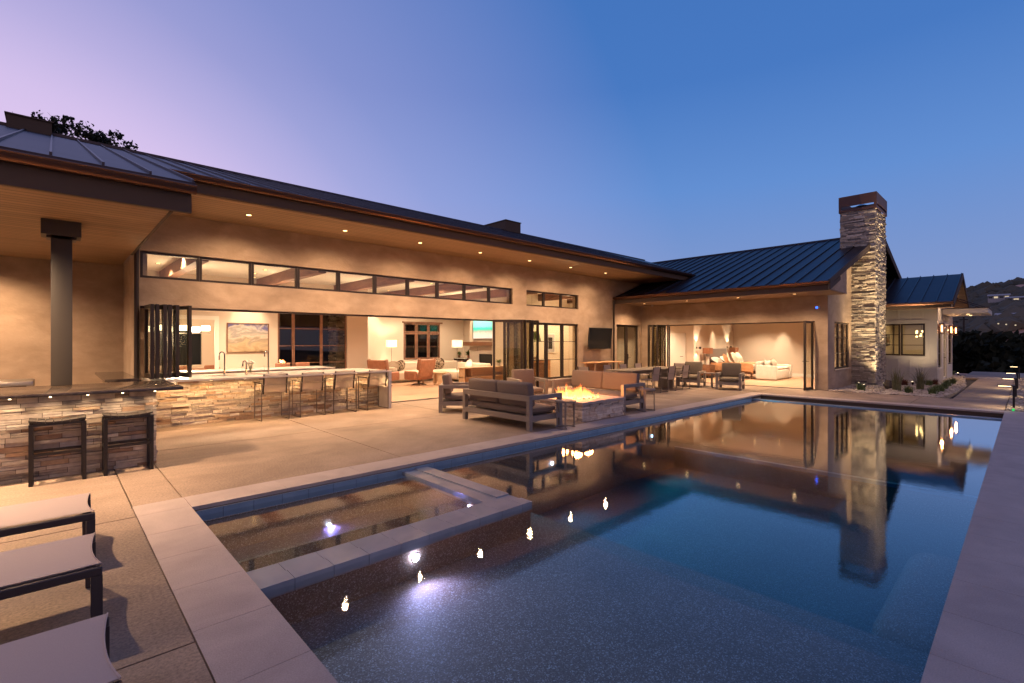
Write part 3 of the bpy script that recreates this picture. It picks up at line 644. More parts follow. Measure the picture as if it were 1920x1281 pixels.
def wseam(y, x0, x1, w_=.012, hh=.045):
    sm.hexa([(x0, y - w_, wz(x0)), (x1, y - w_, wz(x1)), (x1, y + w_, wz(x1)), (x0, y + w_, wz(x0))], [(x0, y - w_, wz(x0) + hh), (x1, y - w_, wz(x1) + hh), (x1, y + w_, wz(x1) + hh), (x0, y + w_, wz(x0) + hh)])
y = 4.18
while y < 12.0 or y < 17: 
    x0 = RE + .03 if y < 12 else max(RE, RE + (rz(y) - RZ) / PS * .0 + (y - 12.0) * 1.0)
    wseam(y, x0, 22.80 if y < 5.08 else RXR); y += .455
sm.box(RXR - .08, RXR + .08, 5.1, 17.5, wz(RXR) - .02, wz(RXR) + .05)
sm.build('seams', 'roof_seam', wing_roof)
f_ = MB(); f_.box(RE + .07, RE + .13, 4.2, 12.03, 3.29, RZ - .03)
tag(f_.build('fascia', 'fascia_brown', house), 'fascia along the bedroom wing eave')
f_ = MB(); th = .24
f_.hexa([(RE, 4.12, wz(RE) - .10), (RXR, 4.12, wz(RXR) - th), (RXR, 4.16, wz(RXR) - th), (RE, 4.16, wz(RE) - .10)], [(RE, 4.12, wz(RE) + .05), (RXR, 4.12, wz(RXR) + .05), (RXR, 4.16, wz(RXR) + .05), (RE, 4.16, wz(RE) + .05)])
f_.hexa([(RE, 4.12, wz(RE) - .27), (RE + 1.2, 4.12, wz(RE + 1.2) - .27), (RE + 1.2, 4.155, wz(RE + 1.2) - .27), (RE, 4.155, wz(RE) - .27)], [(RE, 4.12, wz(RE) - .1), (RE + 1.2, 4.12, wz(RE + 1.2) - .15), (RE + 1.2, 4.155, wz(RE + 1.2) - .15), (RE, 4.155, wz(RE) - .1)])
f_.hexa([(RXR, 4.12, wz(RXR) - th), (33.2, 4.12, wz(33.2) - th), (33.2, 4.16, wz(33.2) - th), (RXR, 4.16, wz(RXR) - th)], [(RXR, 4.12, wz(RXR) + .05), (33.2, 4.12, wz(33.2) + .05), (33.2, 4.16, wz(33.2) + .05), (RXR, 4.16, wz(RXR) + .05)])
tag(f_.build('fascia', 'fascia_brown', house), 'sloping rake board of the wing gable')
gutter('gutter', 4.14, 12.03, RE + .07, RZ - .0, 'gutter along the bedroom wing eave', 'Y')
s_ = MB(); s_.box(RE + .13, 19.5, 4.74, 12.04, 3.30, 3.318); s_.box(RE + .13, 19.52, 4.16, 4.735, 3.30, 3.33); tag(s_.build('soffit', 'soffit_wing', house), 'wood soffit of the bedroom wing')
# closing cheek between soffit and rake, beside the wing corner
ck = MB(); ck.add([(RE + .13, 4.17, 3.33), (19.5, 4.17, 3.33), (19.5, 4.17, wz(19.5) - .07), (RE + .13, 4.17, wz(RE + .13) - .07)], [(0, 1, 2, 3)]); ck.add([(RE + .13, 4.70, 3.33), (19.5, 4.70, 3.33), (19.5, 4.70, wz(19.5) - .07), (RE + .13, 4.70, wz(RE + .13) - .07)], [(0, 1, 2, 3)]); ck.build('eave_cheek', 'stucco', house)
# chimney
CX0, CX1, CY0, CY1 = 22.80, 24.75, 3.95, 5.10
ch = MB(); ch.box(CX0 + .03, CX1 - .03, CY0 + .03, CY1 - .03, -.05, 6.84)
chim = tag(ch.build('chimney', 'joint', house), 'tall ledger stone chimney with dark metal cap')
st = MB(); ledger(st, 'X', CX0 + .03, -1, CY0 + .0, CY1, -.05, 6.82, .035, .075, .12, .45, .045, 3); ledger(st, 'Y', CY0 + .03, -1, CX0, CX1, -.05, 6.82, .035, .075, .12, .45, .045, 4); ledger(st, 'X', CX1 - .03, 1, CY0, CY1, -.05, 6.82, .04, .09, .15, .5, .04, 5); ledger(st, 'Y', CY1 - .03, 1, CX0, CX1, 5, 6.82, .04, .09, .15, .5, .04, 6)
st.build('stone_facing', 'chimney_stone', chim)
cpz = MB(); a0, a1, b0, b1 = CX0 - .04, CX1 + .04, CY0 - .04, CY1 + .04
for q in [(a0, a1, b0, b0 + .02), (a0, a1, b1 - .02, b1), (a0, a0 + .02, b0 + .02, b1 - .02), (a1 - .02, a1, b0 + .02, b1 - .02)]:
    cpz.box(*q, 7.02, 7.42)
    cpz.box(*q, 6.80, 6.90)
for (px, py) in [(a0, b0), (a1 - .09, b0), (a0, b1 - .09), (a1 - .09, b1 - .09)]: cpz.box(px + .002, px + .088, py + .002, py + .088, 6.9, 7.02)
cpz.build('chimney_cap', 'cap_metal', chim)
fl = MB(); fl.lathe([(.14, 0), (.14, .22), (.22, .24), (.02, .34)], 16, (23.4, 4.5, 6.84)); fl.build('flue', 'steel', chim)
# roof vents on the main ridge
for nm, (x0, x1, y0, y1, zt), lb in [('roof_vent', (-.78, -.02, 16.0, 17.2, 6.92), 'dark metal box vent on the ridge above the outdoor kitchen'), ('roof_vent', (15.0, 15.95, 16.3, 18.1, 7.24), 'dark metal box vent on the ridge above the living room')]:
    v_ = MB(); v_.box(x0, x1, y0, y1, 6.76 if x0 > 0 else 6.6, zt); v_.box(x0 - .03, x1 + .03, y0 - .03, y1 + .03, zt, zt + .03); v_.box(x0 - .08, x1 + .08, y0 - .08, y1 + .08, 6.3, 6.6 if x0 > 0 else 6.52)
    v_.box(x0 + .06, x1 - .06, y0 + .06, y1 - .06, 6.6 if x0 > 0 else 6.52, 6.76 if x0 > 0 else 6.6)
    tag(v_.build(nm, 'fascia_brown', house), lb)
# downpipes
for nm, pts, lb in [('downpipe', [(17.22, 11.97, 3.45), (17.22, 11.97, 0)], 'downpipe at the inner corner by the television'), ('downpipe', [(1.19, 11.98, 4.3), (1.19, 11.98, .0)], 'downpipe at the left corner of the long wall')]:
    d_ = MB(); d_.tube(pts, .042, 12); tag(d_.build(nm, 'bronze', house), lb)

# clerestory windows: each frame a part, its pane a sub-part
def window(x0, x1, z0, z1, y, fw=.045, mun=(), mat_='bronze', name='window', dep=.06, vm=()):
    m = MB(); m.box(x0, x0 + fw, y, y + dep, z0, z1); m.box(x1 - fw, x1, y, y + dep, z0, z1); m.box(x0 + fw, x1 - fw, y, y + dep, z0, z0 + fw); m.box(x0 + fw, x1 - fw, y, y + dep, z1 - fw, z1)
    for q in mun: m.box(x0 + fw, x1 - fw, y + .01, y + dep - .01, q - .011, q + .011)
    for q in vm: m.box(q - .011, q + .011, y + .012, y + dep - .012, z0 + fw, z1 - fw)
    o = m.build(name, mat_, house); p = MB(); p.box(x0 + fw * .9, x1 - fw * .9, y + dep * .5 - .003, y + dep * .5 + .003, z0 + fw * .9, z1 - fw * .9); p.build('pane', 'glass', o); return o
for a, b in HC: window(a + .004, b - .004, 2.975, 3.505, WY + .05)
for i in range(3): window(12.08 + i * .96 + .004, 12.08 + (i + 1) * .96 - .004, 2.965, 3.505, WY + .06)
for i in range(3): window(12.30 + i * .886 + .004, 12.30 + (i + 1) * .886 - .004, .31, 2.375, WY + .06, .07, (1.02, 1.70))
sl = MB(); sl.box(12.28, 14.98, 11.99, 12.06, .26, .298); sl.build('sill', 'coping', house)
# pair of glazed doors at the inner corner
for a, b, hd in [(17.56, 18.44, 18.50), (18.46, 19.34, 18.56)]:
    d_ = window(a, b, .01, 2.42, WY + .10, .085, (), 'bronze', 'door'); hm = MB(); hm.tube([(hd, WY + .10, 1.0), (hd, WY + .04, 1.0), (hd + (.12 if a > 18 else -.12) * 1, WY + .04, 1.0)], .009, 8); hm.box(hd - .02, hd + .02, WY + .09, WY + .099, .9, 1.15)
    if a > 18: hm.build('handle', 'black_metal', d_)
# wing gable windows (three panes with muntins)
for i in range(3):
    a = 20.37 + i * .69; m = MB(); fw = .06; y = GY + .04
    o = window(a, a + .685, .71, 2.41, y, .05, (1.27, 1.84), 'bronze')
sl = MB(); sl.box(20.3, 22.5, GY - .05, GY + .02, .66, .70); sl.build('sill', 'coping', house)

# door head tracks and thresholds
tr_ = MB(); tr_.box(1.26, 11.49, WY + .06, WY + .18, 2.37, 2.408); tr_.build('door_track', 'bronze', house)
tr_ = MB(); tr_.box(6.4, 11.49, WY + .02, WY + .18, -.02, .012); tr_.build('threshold', 'bronze', house)
tr_ = MB(); tr_.box(WX + .06, WX + .16, 5.13, 11.19, 2.38, 2.418); tr_.build('door_track', 'bronze', house)
tr_ = MB(); tr_.box(WX + .0, WX + .16, 5.13, 11.19, -.02, .012); tr_.build('threshold', 'bronze', house)
def leaf(p, q, z0, z1, fw=.075, th=.055, handle=None, mun=False):
    """folding door leaf standing between plan points p and q"""
    p = Vector((*p, 0)); q = Vector((*q, 0)); d = q - p; l = d.length; m4 = Matrix.Translation(p) @ Matrix.Rotation(math.atan2(d.y, d.x), 4, 'Z')
    m = MB(); m.box(0, fw, -th / 2, th / 2, z0, z1, 0, m4); m.box(l - fw, l, -th / 2, th / 2, z0, z1, 0, m4); m.box(fw, l - fw, -th / 2, th / 2, z0, z0 + fw * 1.2, 0, m4); m.box(fw, l - fw, -th / 2, th / 2, z1 - fw, z1, 0, m4)
    o = m.build('folding_door', 'bronze', house); g_ = MB(); g_.box(fw * .9, l - fw * .9, -.004, .004, z0 + fw, z1 - fw * .9, 0, m4); g_.build('pane', 'glass', o)
    if handle is not None:
        hm = MB(); a = fw / 2 if handle == 0 else l - fw / 2; dirn = 1 if handle == 0 else -1
        for s_ in (-1, 1): hm.tube([m4 @ Vector((a, s_ * .03, 1.02)), m4 @ Vector((a, s_ * .075, 1.02)), m4 @ Vector((a + dirn * .13, s_ * .075, 1.02))], .009, 8)
        hm.box(a - .018, a + .018, -.034, .034, .86, 1.10, 0, m4); hm.build('handle', 'black_metal', o)
    return o
for i, (xa, xb) in enumerate([(1.34, 1.36), (1.43, 1.44), (1.52, 1.56), (1.62, 1.64), (1.71, 1.76)]): leaf((xa, 12.0), (xb, 11.32), .99, 2.41)
leaf((1.80, 12.0), (1.97, 11.34), .99, 2.41)
leaf((10.95, 12.0), (11.02, 11.02), .02, 2.40, handle=None)
leaf((11.10, 12.0), (11.30, 11.05), .02, 2.40); leaf((11.42, 11.98), (11.36, 11.03), .02, 2.40); leaf((11.50, 11.98), (11.62, 11.03), .02, 2.40)
leaf((10.28, 11.78), (10.93, 11.06), .02, 2.40, handle=1)
for ya, yb in [(11.12, 11.18), (11.03, 10.98), (10.92, 10.96), (10.82, 10.76)]: leaf((19.42, ya), (18.62, yb), .02, 2.41)
leaf((19.42, 10.62), (18.68, 10.30), .02, 2.41)
leaf((19.42, 5.16), (18.70, 5.22), .02, 2.41, handle=1)

# ---- interior shell (living room, kitchen, dining, bedroom, nook)
fl_ = MB(); fl_.box(1.15, 19.5, WY + .31, 24, -.06, -.002); fl_.box(6.3, 11.5, WY + .001, WY + .31, -.06, -.002); tag(fl_.build('floor', 'oak_floor', house), 'oak floor of the great room')
fl_ = MB(); fl_.box(19.5, 26.4, 4.98, 12.34, -.06, -.003); fl_.box(19.8, 26.4, 12.34, 14, -.06, -.003); tag(fl_.build('floor', 'oak_floor', house), 'oak floor of the bedroom')
w = MB(); wall(w, 'Y', 17.5, .2, 1.4, 8.86, -.01, 3.78, [(1.6, 3.72, -.02, 2.42), (5.56, 8.02, -.02, 2.78)]); tag(weld(w.build('interior_wall', 'interior_wall', house)), 'kitchen back wall')
w = MB(); wall(w, 'X', 8.66, .2, 17.7, 19.5, -.01, 3.78); w.build('interior_wall', 'interior_wall', house)
w = MB(); wall(w, 'Y', 19.5, .2, 8.66, 15.2, -.01, 3.78, [(11.62, 13.62, .86, 2.56)]); tag(weld(w.build('interior_wall', 'interior_wall', house)), 'living room back wall with window')
w = MB(); wall(w, 'X', 15.05, .2, 14.8, 19.5, -.01, 3.78); tag(w.build('interior_wall', 'interior_wall', house), 'living room end wall')
w = MB(); wall(w, 'Y', 14.62, .15, 13.5, 19.3, -.01, 3.78); wall(w, 'X', 13.5, .15, 14.77, 15.5, -.01, 3.78); tag(w.build('interior_wall', 'interior_wall', house), 'entry nook wall behind the tall windows')
w = MB(); wall(w, 'X', 17.45, .15, 12.36, 14.6, -.01, 3.78); w.build('interior_wall', 'interior_wall', house)
w = MB(); wall(w, 'X', 1.16, .15, 14.3, 22, -.01, 3.78); wall(w, 'Y', 22.0, .15, 1.3, 5.3, -.01, 3.78, [(2.6, 4.2, .8, 2.2)]); wall(w, 'X', 5.3, .15, 17.72, 22.1, -.01, 3.78); tag(weld(w.build('interior_wall', 'interior_wall', house)), 'dining room walls')
cz = lambda y: 3.76
cl = MB()
for a, b in [(12.34, 16.5), (16.5, 22.2)]: cl.hexa([(1.2, a, cz(a)), (19.6, a, cz(a)), (19.6, b, cz(b)), (1.2, b, cz(b))], [(1.2, a, cz(a) + .04), (19.6, a, cz(a) + .04), (19.6, b, cz(b) + .04), (1.2, b, cz(b) + .04)])
ceil = tag(cl.build('ceiling', 'ceiling', house), 'vaulted great room ceiling')
bm_ = MB()
for x in [-.35 + 2.62 * i for i in range(1, 7)] + [17.3]:
    for a, b in [(12.36, 17.49 if x < 8.5 else 19.49)]:
        bm_.hexa([(x, a, cz(a) - .30), (x + .22, a, cz(a) - .30), (x + .22, b, cz(b) - .30), (x, b, cz(b) - .30)], [(x, a, cz(a) - .002), (x + .22, a, cz(a) - .002), (x + .22, b, cz(b) - .002), (x, b, cz(b) - .002)])
bm_.build('ceiling_beams', 'beam_wood', ceil)
# casings
cs = MB()
for x0, x1, y, zt in [(1.55, 3.80, 17.46, 2.50)]: cs.box(x1 - .12, x1, y, y + .04, 0, zt - .0); cs.box(x0, x1 - .12, y, y + .04, zt - .12, zt)
cs.build('door_casing', 'interior_trim', house)
bbm = MB(); bbm.box(9.0, 14.9, 19.48, 19.5, 0, .14); bbm.box(3.8, 5.5, 17.48, 17.5, 0, .14); bbm.box(13.6, 17.4, 14.60, 14.62, 0, .14); bbm.build('baseboard', 'interior_trim', house)
# steel glazed doors in the kitchen back wall with dark night outside
for a, b in [(5.58, 6.08), (6.09, 7.06), (7.07, 8.0)]: window(a, b, .01, 2.76, 17.53, .04, (.62, 1.20, 1.78, 2.34) if False else (.95, 1.55, 2.15), 'beam_wood', 'door')
ob = MB(); ob.box(7.9, 9.3, 19.0, 19.4, 0, 0) if False else None
oc = MB(); oc.box(8.05, 8.5, 18.5, 19.2, 0, 3); ocb = oc.build('porch_pier', 'stucco', house); st = MB(); ledger(st, 'X', 8.05, -1, 18.5, 19.2, 0, 3, .04, .09, .1, .35, .05, 8); ledger(st, 'Y', 18.5, -1, 8.02, 8.5, 0, 3, .04, .09, .1, .35, .05, 9); st.build('stone_facing', 'chimney_stone', ocb)
# living room window
for i in range(3): window(11.64 + i * .66, 11.64 + (i + 1) * .66 - .01, .88, 2.10, 19.49, .07, (1.45,), 'beam_wood'); window(11.64 + i * .66, 11.64 + (i + 1) * .66 - .01, 2.115, 2.54, 19.49, .06, (), 'beam_wood')
hd_ = MB(); hd_.box(11.55, 13.72, 19.42, 19.5, 2.545, 2.62); hd_.build('window_head', 'beam_wood', house)
nb_ = MB(); nb_.box(1.2, 19.5, 23.5, 23.6, -.5, 4.0)
tag(nb_.build('garden_wall', 'vault_dark', house), 'court wall blackened to read as night through the back windows')  # near-black colour stands in for the darkness outside the glass
# fireplace breast
fb = MB(); wall(fb, 'X', 14.55, .5, 15.75, 18.35, -.01, 3.78); brs = tag(fb.build('fireplace', 'interior_wall', house), 'fireplace breast with veined marble and dark mantel')
mb_ = MB(); wall(mb_, 'X', 14.50, .05, 15.78, 18.32, 0, 1.50, [(16.15, 17.62, .30, 1.12)]); mb_.build('marble_surround', 'marble', brs)
mt = MB(); mt.box(14.25, 14.55, 15.6, 18.5, 1.50, 1.68); mt.build('mantel', 'walnut', brs)
fx = MB(); fx.box(14.53, 14.548, 16.16, 17.61, .31, 1.11); fx.build('firebox', 'firebox', brs)
# bedroom
w = MB(); wall(w, 'Y', 10.60, .15, 21.6, 26.2, -.01, 2.9); wall(w, 'X', 21.6, .15, 10.75, 13.9, -.01, 2.9); tag(w.build('interior_wall', 'interior_wall', house), 'bedroom headboard wall')
w = MB(); wall(w, 'X', 26.05, .15, 5.0, 10.6, -.01, 2.9); tag(w.build('interior_wall', 'interior_wall', house), 'bedroom end wall')
w = MB(); wall(w, 'Y', 13.9, .15, 19.8, 21.6, -.01, 2.9); w.build('interior_wall', 'interior_wall', house)
w = MB(); wall(w, 'X', 19.79, .05, 11.25, 13.89, -.01, 2.9); w.build('interior_wall', 'interior_wall', house)
cl = MB(); cl.box(19.79, 26.3, 4.98, 14.1, 2.9, 2.94); tag(cl.build('ceiling', 'ceiling', house), 'bedroom ceiling')
bb = MB(); bb.box(26.03, 26.05, 5.0, 10.6, 0, .16); bb.box(21.6, 26.0, 10.58, 10.6, 0, .16); bb.build('baseboard', 'interior_trim', house)
dd = MB(); dd.box(21.56, 21.598, 11.0, 11.85, 0, 2.1); for_ = dd; dr_ = tag(dd.build('door', 'interior_trim', house), 'white bedroom door'); kn = MB(); kn.tube([(21.56, 11.1, 1.0), (21.50, 11.1, 1.0), (21.50, 11.22, 1.0)], .012, 8); kn.build('handle', 'bronze', dr_)

# ---- white board-and-batten wing
BX, BY, BX2 = 26.0, 2.47, 31.8
w = MB(); wall(w, 'X', BX, .2, BY, 4.70, -.1, 3.32, [(2.85, 4.45, 1.10, 2.45)]); wall(w, 'Y', BY - .001, .2, BX + .001, BX2, -.1, 3.6, [(26.25, 27.4, .62, 2.42), (28.1, 29.4, 0, 2.42), (30.0, 31.5, .62, 2.42)]); 
w.add([(BX, BY, 3.6), (BX2, BY, 3.6), (28.9, BY, 4.45)], [(0, 1, 2)])
tag(weld(w.build('wall', 'white_paint', house)), 'white board and batten walls of the end wing')
w = MB(); wall(w, 'X', BX2, .2, BY + .2, 4.7, -.1, 3.3); w.build('wall', 'white_paint', house)
bt = MB()
for y in [2.56, 2.95, 3.34, 3.73, 4.12, 4.5]:
    bt.box(BX - .032, BX, y - .035, y + .035, -.05, .93); bt.box(BX - .032, BX, y - .035, y + .035, 2.62, 3.10)
bt.box(BX - .02, BX, 2.47, 2.515, -.05, 3.1); bt.box(BX - .022, BX, 2.52, 4.7, 3.10, 3.2)
bt.box(BX - .022, BX, 2.72, 4.6, 2.47, 2.60); bt.box(BX - .022, BX, 2.72, 4.6, .95, 1.08); bt.box(BX - .022, BX, 2.72, 2.83, 1.08, 2.47)
bt.build('battens', 'white_paint', house); bt = MB()
for x in [26.1, 26.5, 26.9, 27.3, 27.7]: bt.box(x - .03, x + .03, BY - .019, BY - .001, -.05, .55)
for x in [26.1, 26.6, 27.1, 27.6, 28.1, 28.6, 29.1, 29.6, 30.1, 30.6, 31.1, 31.6]: bt.box(x - .03, x + .03, BY - .019, BY - .001, 2.55, 3.5)

bt.build('battens', 'white_paint', house)
def xwindow(y0, y1, z0, z1, x, fw=.05, mun=(), vm=(), name='window'):
    m = MB(); m.box(x, x + .06, y0, y0 + fw, z0, z1); m.box(x, x + .06, y1 - fw, y1, z0, z1); m.box(x, x + .06, y0 + fw, y1 - fw, z0, z0 + fw); m.box(x, x + .06, y0 + fw, y1 - fw, z1 - fw, z1)
    for q in mun: m.box(x + .01, x + .05, y0 + fw, y1 - fw, q - .012, q + .012)
    o = m.build(name, 'bronze', house); p = MB(); p.box(x + .027, x + .033, y0 + fw * .9, y1 - fw * .9, z0 + fw, z1 - fw); p.build('pane', 'glass', o); return o
xwindow(2.86, 3.64, 1.11, 2.44, BX + .02, .06, (1.55, 1.99)); xwindow(3.66, 4.44, 1.11, 2.44, BX + .02, .06, (1.55, 1.99))
window(26.26, 27.39, .63, 2.41, BY + .04, .06, (1.2, 1.8)); window(30.01, 31.49, .63, 2.41, BY + .04, .06, (1.2, 1.8))
dw = window(28.11, 29.39, .01, 2.41, BY + .04, .12, (1.2, 1.8), 'white_paint', 'door'); hm = MB(); hm.tube([(28.2, BY + .03, 1.0), (28.2, BY - .05, 1.0), (28.34, BY - .05, 1.0)], .012, 8); hm.build('handle', 'black_metal', dw)
# its rooms: pale walls inside
w = MB(); w.box(26.2, 31.8, 4.55, 4.69, 0, 3.3); w.box(29.0, 29.1, 3.0, 4.55, 0, 3.0) if False else None; w.box(26.2, 31.8, 2.68, 4.55, 2.95, 3.0); tag(w.build('interior_wall', 'interior_wall', house), 'pale walls inside the white wing')
w = MB(); w.box(30.3, 30.35, 2.68, 4.5, 0, 2.94); w.build('interior_wall', 'interior_wall', house)
# white wing roof, ridge along Y at X=28.9
ez_, ex_, rx_, zr_ = 3.24, 24.9, 28.9, 4.66
r_ = MB()
for a, b, za, zb in [(ex_, rx_, ez_, zr_), (rx_, 32.9, zr_, ez_)]: r_.hexa([(a, 1.93, za - .06), (b, 1.93, zb - .06), (b, 5.0, zb - .06), (a, 5.0, za - .06)], [(a, 1.93, za), (b, 1.93, zb), (b, 5.0, zb), (a, 5.0, za)])
wr = tag(r_.build('roof', 'roof_metal', house), 'small standing seam gable roof of the white wing')
sm = MB()
for i in range(7):
    y = 1.95 + i * .46; s_ = (zr_ - ez_) / (rx_ - ex_)
    sm.hexa([(ex_, y - .015, ez_), (rx_, y - .015, zr_), (rx_, y + .015, zr_), (ex_, y + .015, ez_)], [(ex_, y - .015, ez_ + .045), (rx_, y - .015, zr_ + .045), (rx_, y + .015, zr_ + .045), (ex_, y + .015, ez_ + .045)])
sm.build('seams', 'roof_seam', wr)
f_ = MB(); f_.box(ex_ + .06, ex_ + .12, 1.97, 4.68, ez_ - .22, ez_ - .04)
for a, b, za, zb in [(ex_, rx_, ez_, zr_), (rx_, 32.9, zr_, ez_)]: f_.hexa([(a, 1.89, za - .22), (b, 1.89, zb - .22), (b, 1.93, zb - .22), (a, 1.93, za - .22)], [(a, 1.89, za + .03), (b, 1.89, zb + .03), (b, 1.93, zb + .03), (a, 1.93, za + .03)])
tag(f_.build('fascia', 'fascia_brown', house), 'fascia of the white wing roof')
s_ = MB(); s_.box(ex_ + .12, BX, 1.97, 4.68, ez_ - .20, ez_ - .18)
for a, b, za, zb in [(ex_ + .4, rx_, ez_ + .14, zr_), (rx_, 32.5, zr_, ez_ + .14)]: s_.add([(a, 1.94, za - .07), (b, 1.94, zb - .07), (b, BY, zb - .07), (a, BY, za - .07)], [(0, 1, 2, 3)])
tag(s_.build('soffit', 'soffit_wing', house), 'soffit of the white wing')
gutter('gutter', 1.90, 4.68, ex_ + .06, ez_ - .02, 'gutter of the white wing', 'Y')
# entry awning with a raking steel tie
aw = MB(); aw.box(27.3, 30.4, 1.05, BY - .03, 2.86, 3.06); awn = tag(aw.build('awning', 'white_paint', house), 'flat entry awning on the white wing hung from a rod')
at_ = MB(); at_.box(27.26, 30.44, 1.01, BY - .03, 3.06, 3.09); at_.build('awning_cap', 'bronze', awn)
rd_ = MB(); rd_.tube([(27.5, 1.15, 3.1), (27.5, 2.42, 4.05 - .35)], .018, 6); rd_.tube([(30.2, 1.15, 3.1), (30.2, 2.42, 3.7)], .018, 6); rd_.build('tie_rod', 'bronze', awn)

# ---- recessed downlights (lens + trim), each with its own spot
def downlight(x, y, z, watts, cone=150, blend=.8, col=WARM, rad=.045, lens='lamp_warm', aim=(0, 0, -1)):
    m = MB(); m.lathe([(.048, -.004), (.048, .0)], 16, (x, y, z - .004)); o = m.build('downlight', lens, house); t_ = MB(); n = 20
    k = 0; vs = []
    for r1, zz in [(.050, -.008), (.066, -.012), (.066, 0), (.050, 0)]:
        for j in range(n): a = 2 * math.pi * j / n; vs.append((x + r1 * math.cos(a), y + r1 * math.sin(a), z + zz))
    t_.add(vs, [(i * n + j, i * n + (j + 1) % n, ((i + 1) % 4) * n + (j + 1) % n, ((i + 1) % 4) * n + j) for i in range(4) for j in range(n)]); t_.build('trim_ring', 'gutter_copper', o)
    if watts: spot((x, y, z - .03), aim, watts, cone, col, blend, rad)
for i in range(7): downlight(2.93 + i * 2.06, 11.0, fz - .02, 150, 158, .6); spot((2.93 + i * 2.06, 11.0, fz - .05), (0, -.12, -1), 520, 118, WARM, 1, .045)
for y, p in [(11.05, 150), (9.15, 150), (7.2, 150), (5.35, 150)]: downlight(18.1, y, 3.30, p * 2.2, 150, .8)
for x, y in [(-1.15, 12.9), (-3.2, 12.9), (-1.0, 7.85), (-3.0, 7.85), (-2, 10.4)]: downlight(x, y, pz - .01, 1250 if y < 9 else 520, 150, .8, aim=(0, .08 if y < 9 else 0, -1))

# ================================================================ BARS AND KITCHEN
bar = thing('outdoor_bar', (-3, 8.9, 0), 'ledger stone outdoor bar with dark granite top around the grey post', 'bar')
m = MB(); m.box(-7, 1.02, 8.37, 9.45, -.05, 1.02); m.build('bar_body', 'joint', bar)
m = MB(); ledger(m, 'Y', 8.37, -1, -5, 1.05, .0, 1.02, .035, .075, .14, .5, .04, 21); ledger(m, 'X', 1.02, 1, 8.34, 9.45, .0, 1.02, .035, .075, .14, .5, .04, 22); m.build('stone_facing', 'ledger_stone', bar)
m = MB(); m.rbox(-7, 1.33, 8.12, 9.62, 1.03, 1.07, .006, 2); m.build('countertop', 'granite', bar)
kb = thing('kitchen_bar', (3.7, 11.9, 0), 'long stone-faced pass-through bar with pale quartz top', 'bar')
m = MB(); m.box(1.26, 6.2, 11.75, 12.55, -.05, .92); m.build('bar_body', 'joint', kb)
m = MB(); ledger(m, 'Y', 11.75, -1, 1.27, 6.2, 0, .92, .03, .06, .12, .45, .05, 23); m.build('stone_facing', 'ledger_stone', kb)
m = MB(); m.box(1.26, 6.28, 11.13, 12.75, .925, .96); m.build('countertop', 'quartz', kb)
m = MB(); m.box(6.205, 6.28, 11.13, 12.04, 0, .924); m.build('end_panel', 'quartz', kb)
for i in range(8): x = 1.7 + i * .62; m = MB(); m.lathe([(.03, 0), (.03, .012)], 12, (x, 11.32, .912)); m.build('puck_light', 'lamp_soft', kb); spot((x, 11.32, .90), (0, .35, -1), 30, 150, (1, .60, .28), .6, .03)
for i in range(9): x = -1.75 + i * .345; m = MB(); m.lathe([(.012, 0), (.012, .008)], 12, (x, 8.16, 1.020)); m.build('puck_light', 'lamp_soft', bar); spot((x, 8.155, 1.015), (0, .22, -1), 11, 130, (1, .68, .40), 1, .03)
post = thing('porch_post', (.085, 9.48, 1.07), 'grey square post with wide bracket cap rising through the outdoor bar', 'post')
m = MB(); m.rbox(-.025, .200, 9.36, 9.585, 1.075, 3.40, .006, 2); m.build('shaft', 'post_grey', post)
m = MB(); m.box(-.125, .295, 9.30, 9.66, 3.19, 3.40); m.build('cap', 'post_grey', post)
m = MB(); m.box(-.07, .245, 9.36, 9.60, 3.15, 3.19); m.build('bracket', 'bronze', post)
m = MB(); ledger(m, 'X', .78, -1, 11.2, 12.3, 0, .98, .04, .07, .14, .4, .04, 25); ledger(m, 'Y', 11.2, -1, .75, 1.12, 0, .98, .04, .07, .14, .4, .04, 26)
gc = thing('grill_counter', (.95, 11.7, 0), 'low stone grill counter with dark top at the corner of the outdoor kitchen', 'counter')
m.build('stone_facing', 'ledger_stone', gc); m = MB(); m.box(.78, 1.12, 11.22, 13.9, 0, .98); m.build('body', 'stucco', gc)
m = MB(); m.box(.66, 1.14, 11.1, 13.93, .985, 1.03); m.build('countertop', 'granite', gc)
gr = thing('grill', (-1.1, 12.6, 0), 'steel hooded grill behind the outdoor bar', 'grill')
m = MB(); m.box(-1.9, -.25, 12.3, 12.95, 0, .86); m.build('cabinet', 'steel', gr)
m = MB(); m.rbox(-1.9, -.25, 12.28, 12.97, .865, 1.0, .03, 3); m.build('hood', 'brushed', gr); m = MB(); m.tube([(-1.8, 12.22, .9), (-.35, 12.22, .9)], .014, 8); m.build('handle', 'chrome', gr)

def faucet(x, y, h, arm, lab, z=.96):
    f = thing('faucet', (x, y, z), lab, 'faucet', 'faucets on the kitchen bar')
    m = MB(); pts = [(x, y, z), (x, y, z + h - arm)]
    for i in range(1, 10): a = math.pi * i / 9; pts.append((x - arm * .5 * (1 - math.cos(a)), y, z + h - arm + arm * math.sin(a) * .75))
    pts.append((x - arm, y, z + h - arm - arm * .9)); m.tube(pts, .014, 10); m.build('spout', 'chrome', f)
    m = MB(); m.lathe([(.03, 0), (.03, .012), (.02, .02), (.02, .14)], 14, (x, y, z + .001)); m.build('base', 'chrome', f)
    m = MB(); m.tube([(x, y, z + .09), (x - .09, y - .02, z + .10), (x - .10, y - .02, z + .2)], .008, 8); m.build('lever', 'chrome', f)
faucet(2.66, 11.75, .54, .10, 'tall chrome faucet at the left sink of the kitchen bar')
faucet(3.53, 11.75, .55, .08, 'tall chrome faucet on the bar below the right edge of the painting')
faucet(3.08, 11.75, .33, .07, 'short chrome filter faucet between the two tall faucets')
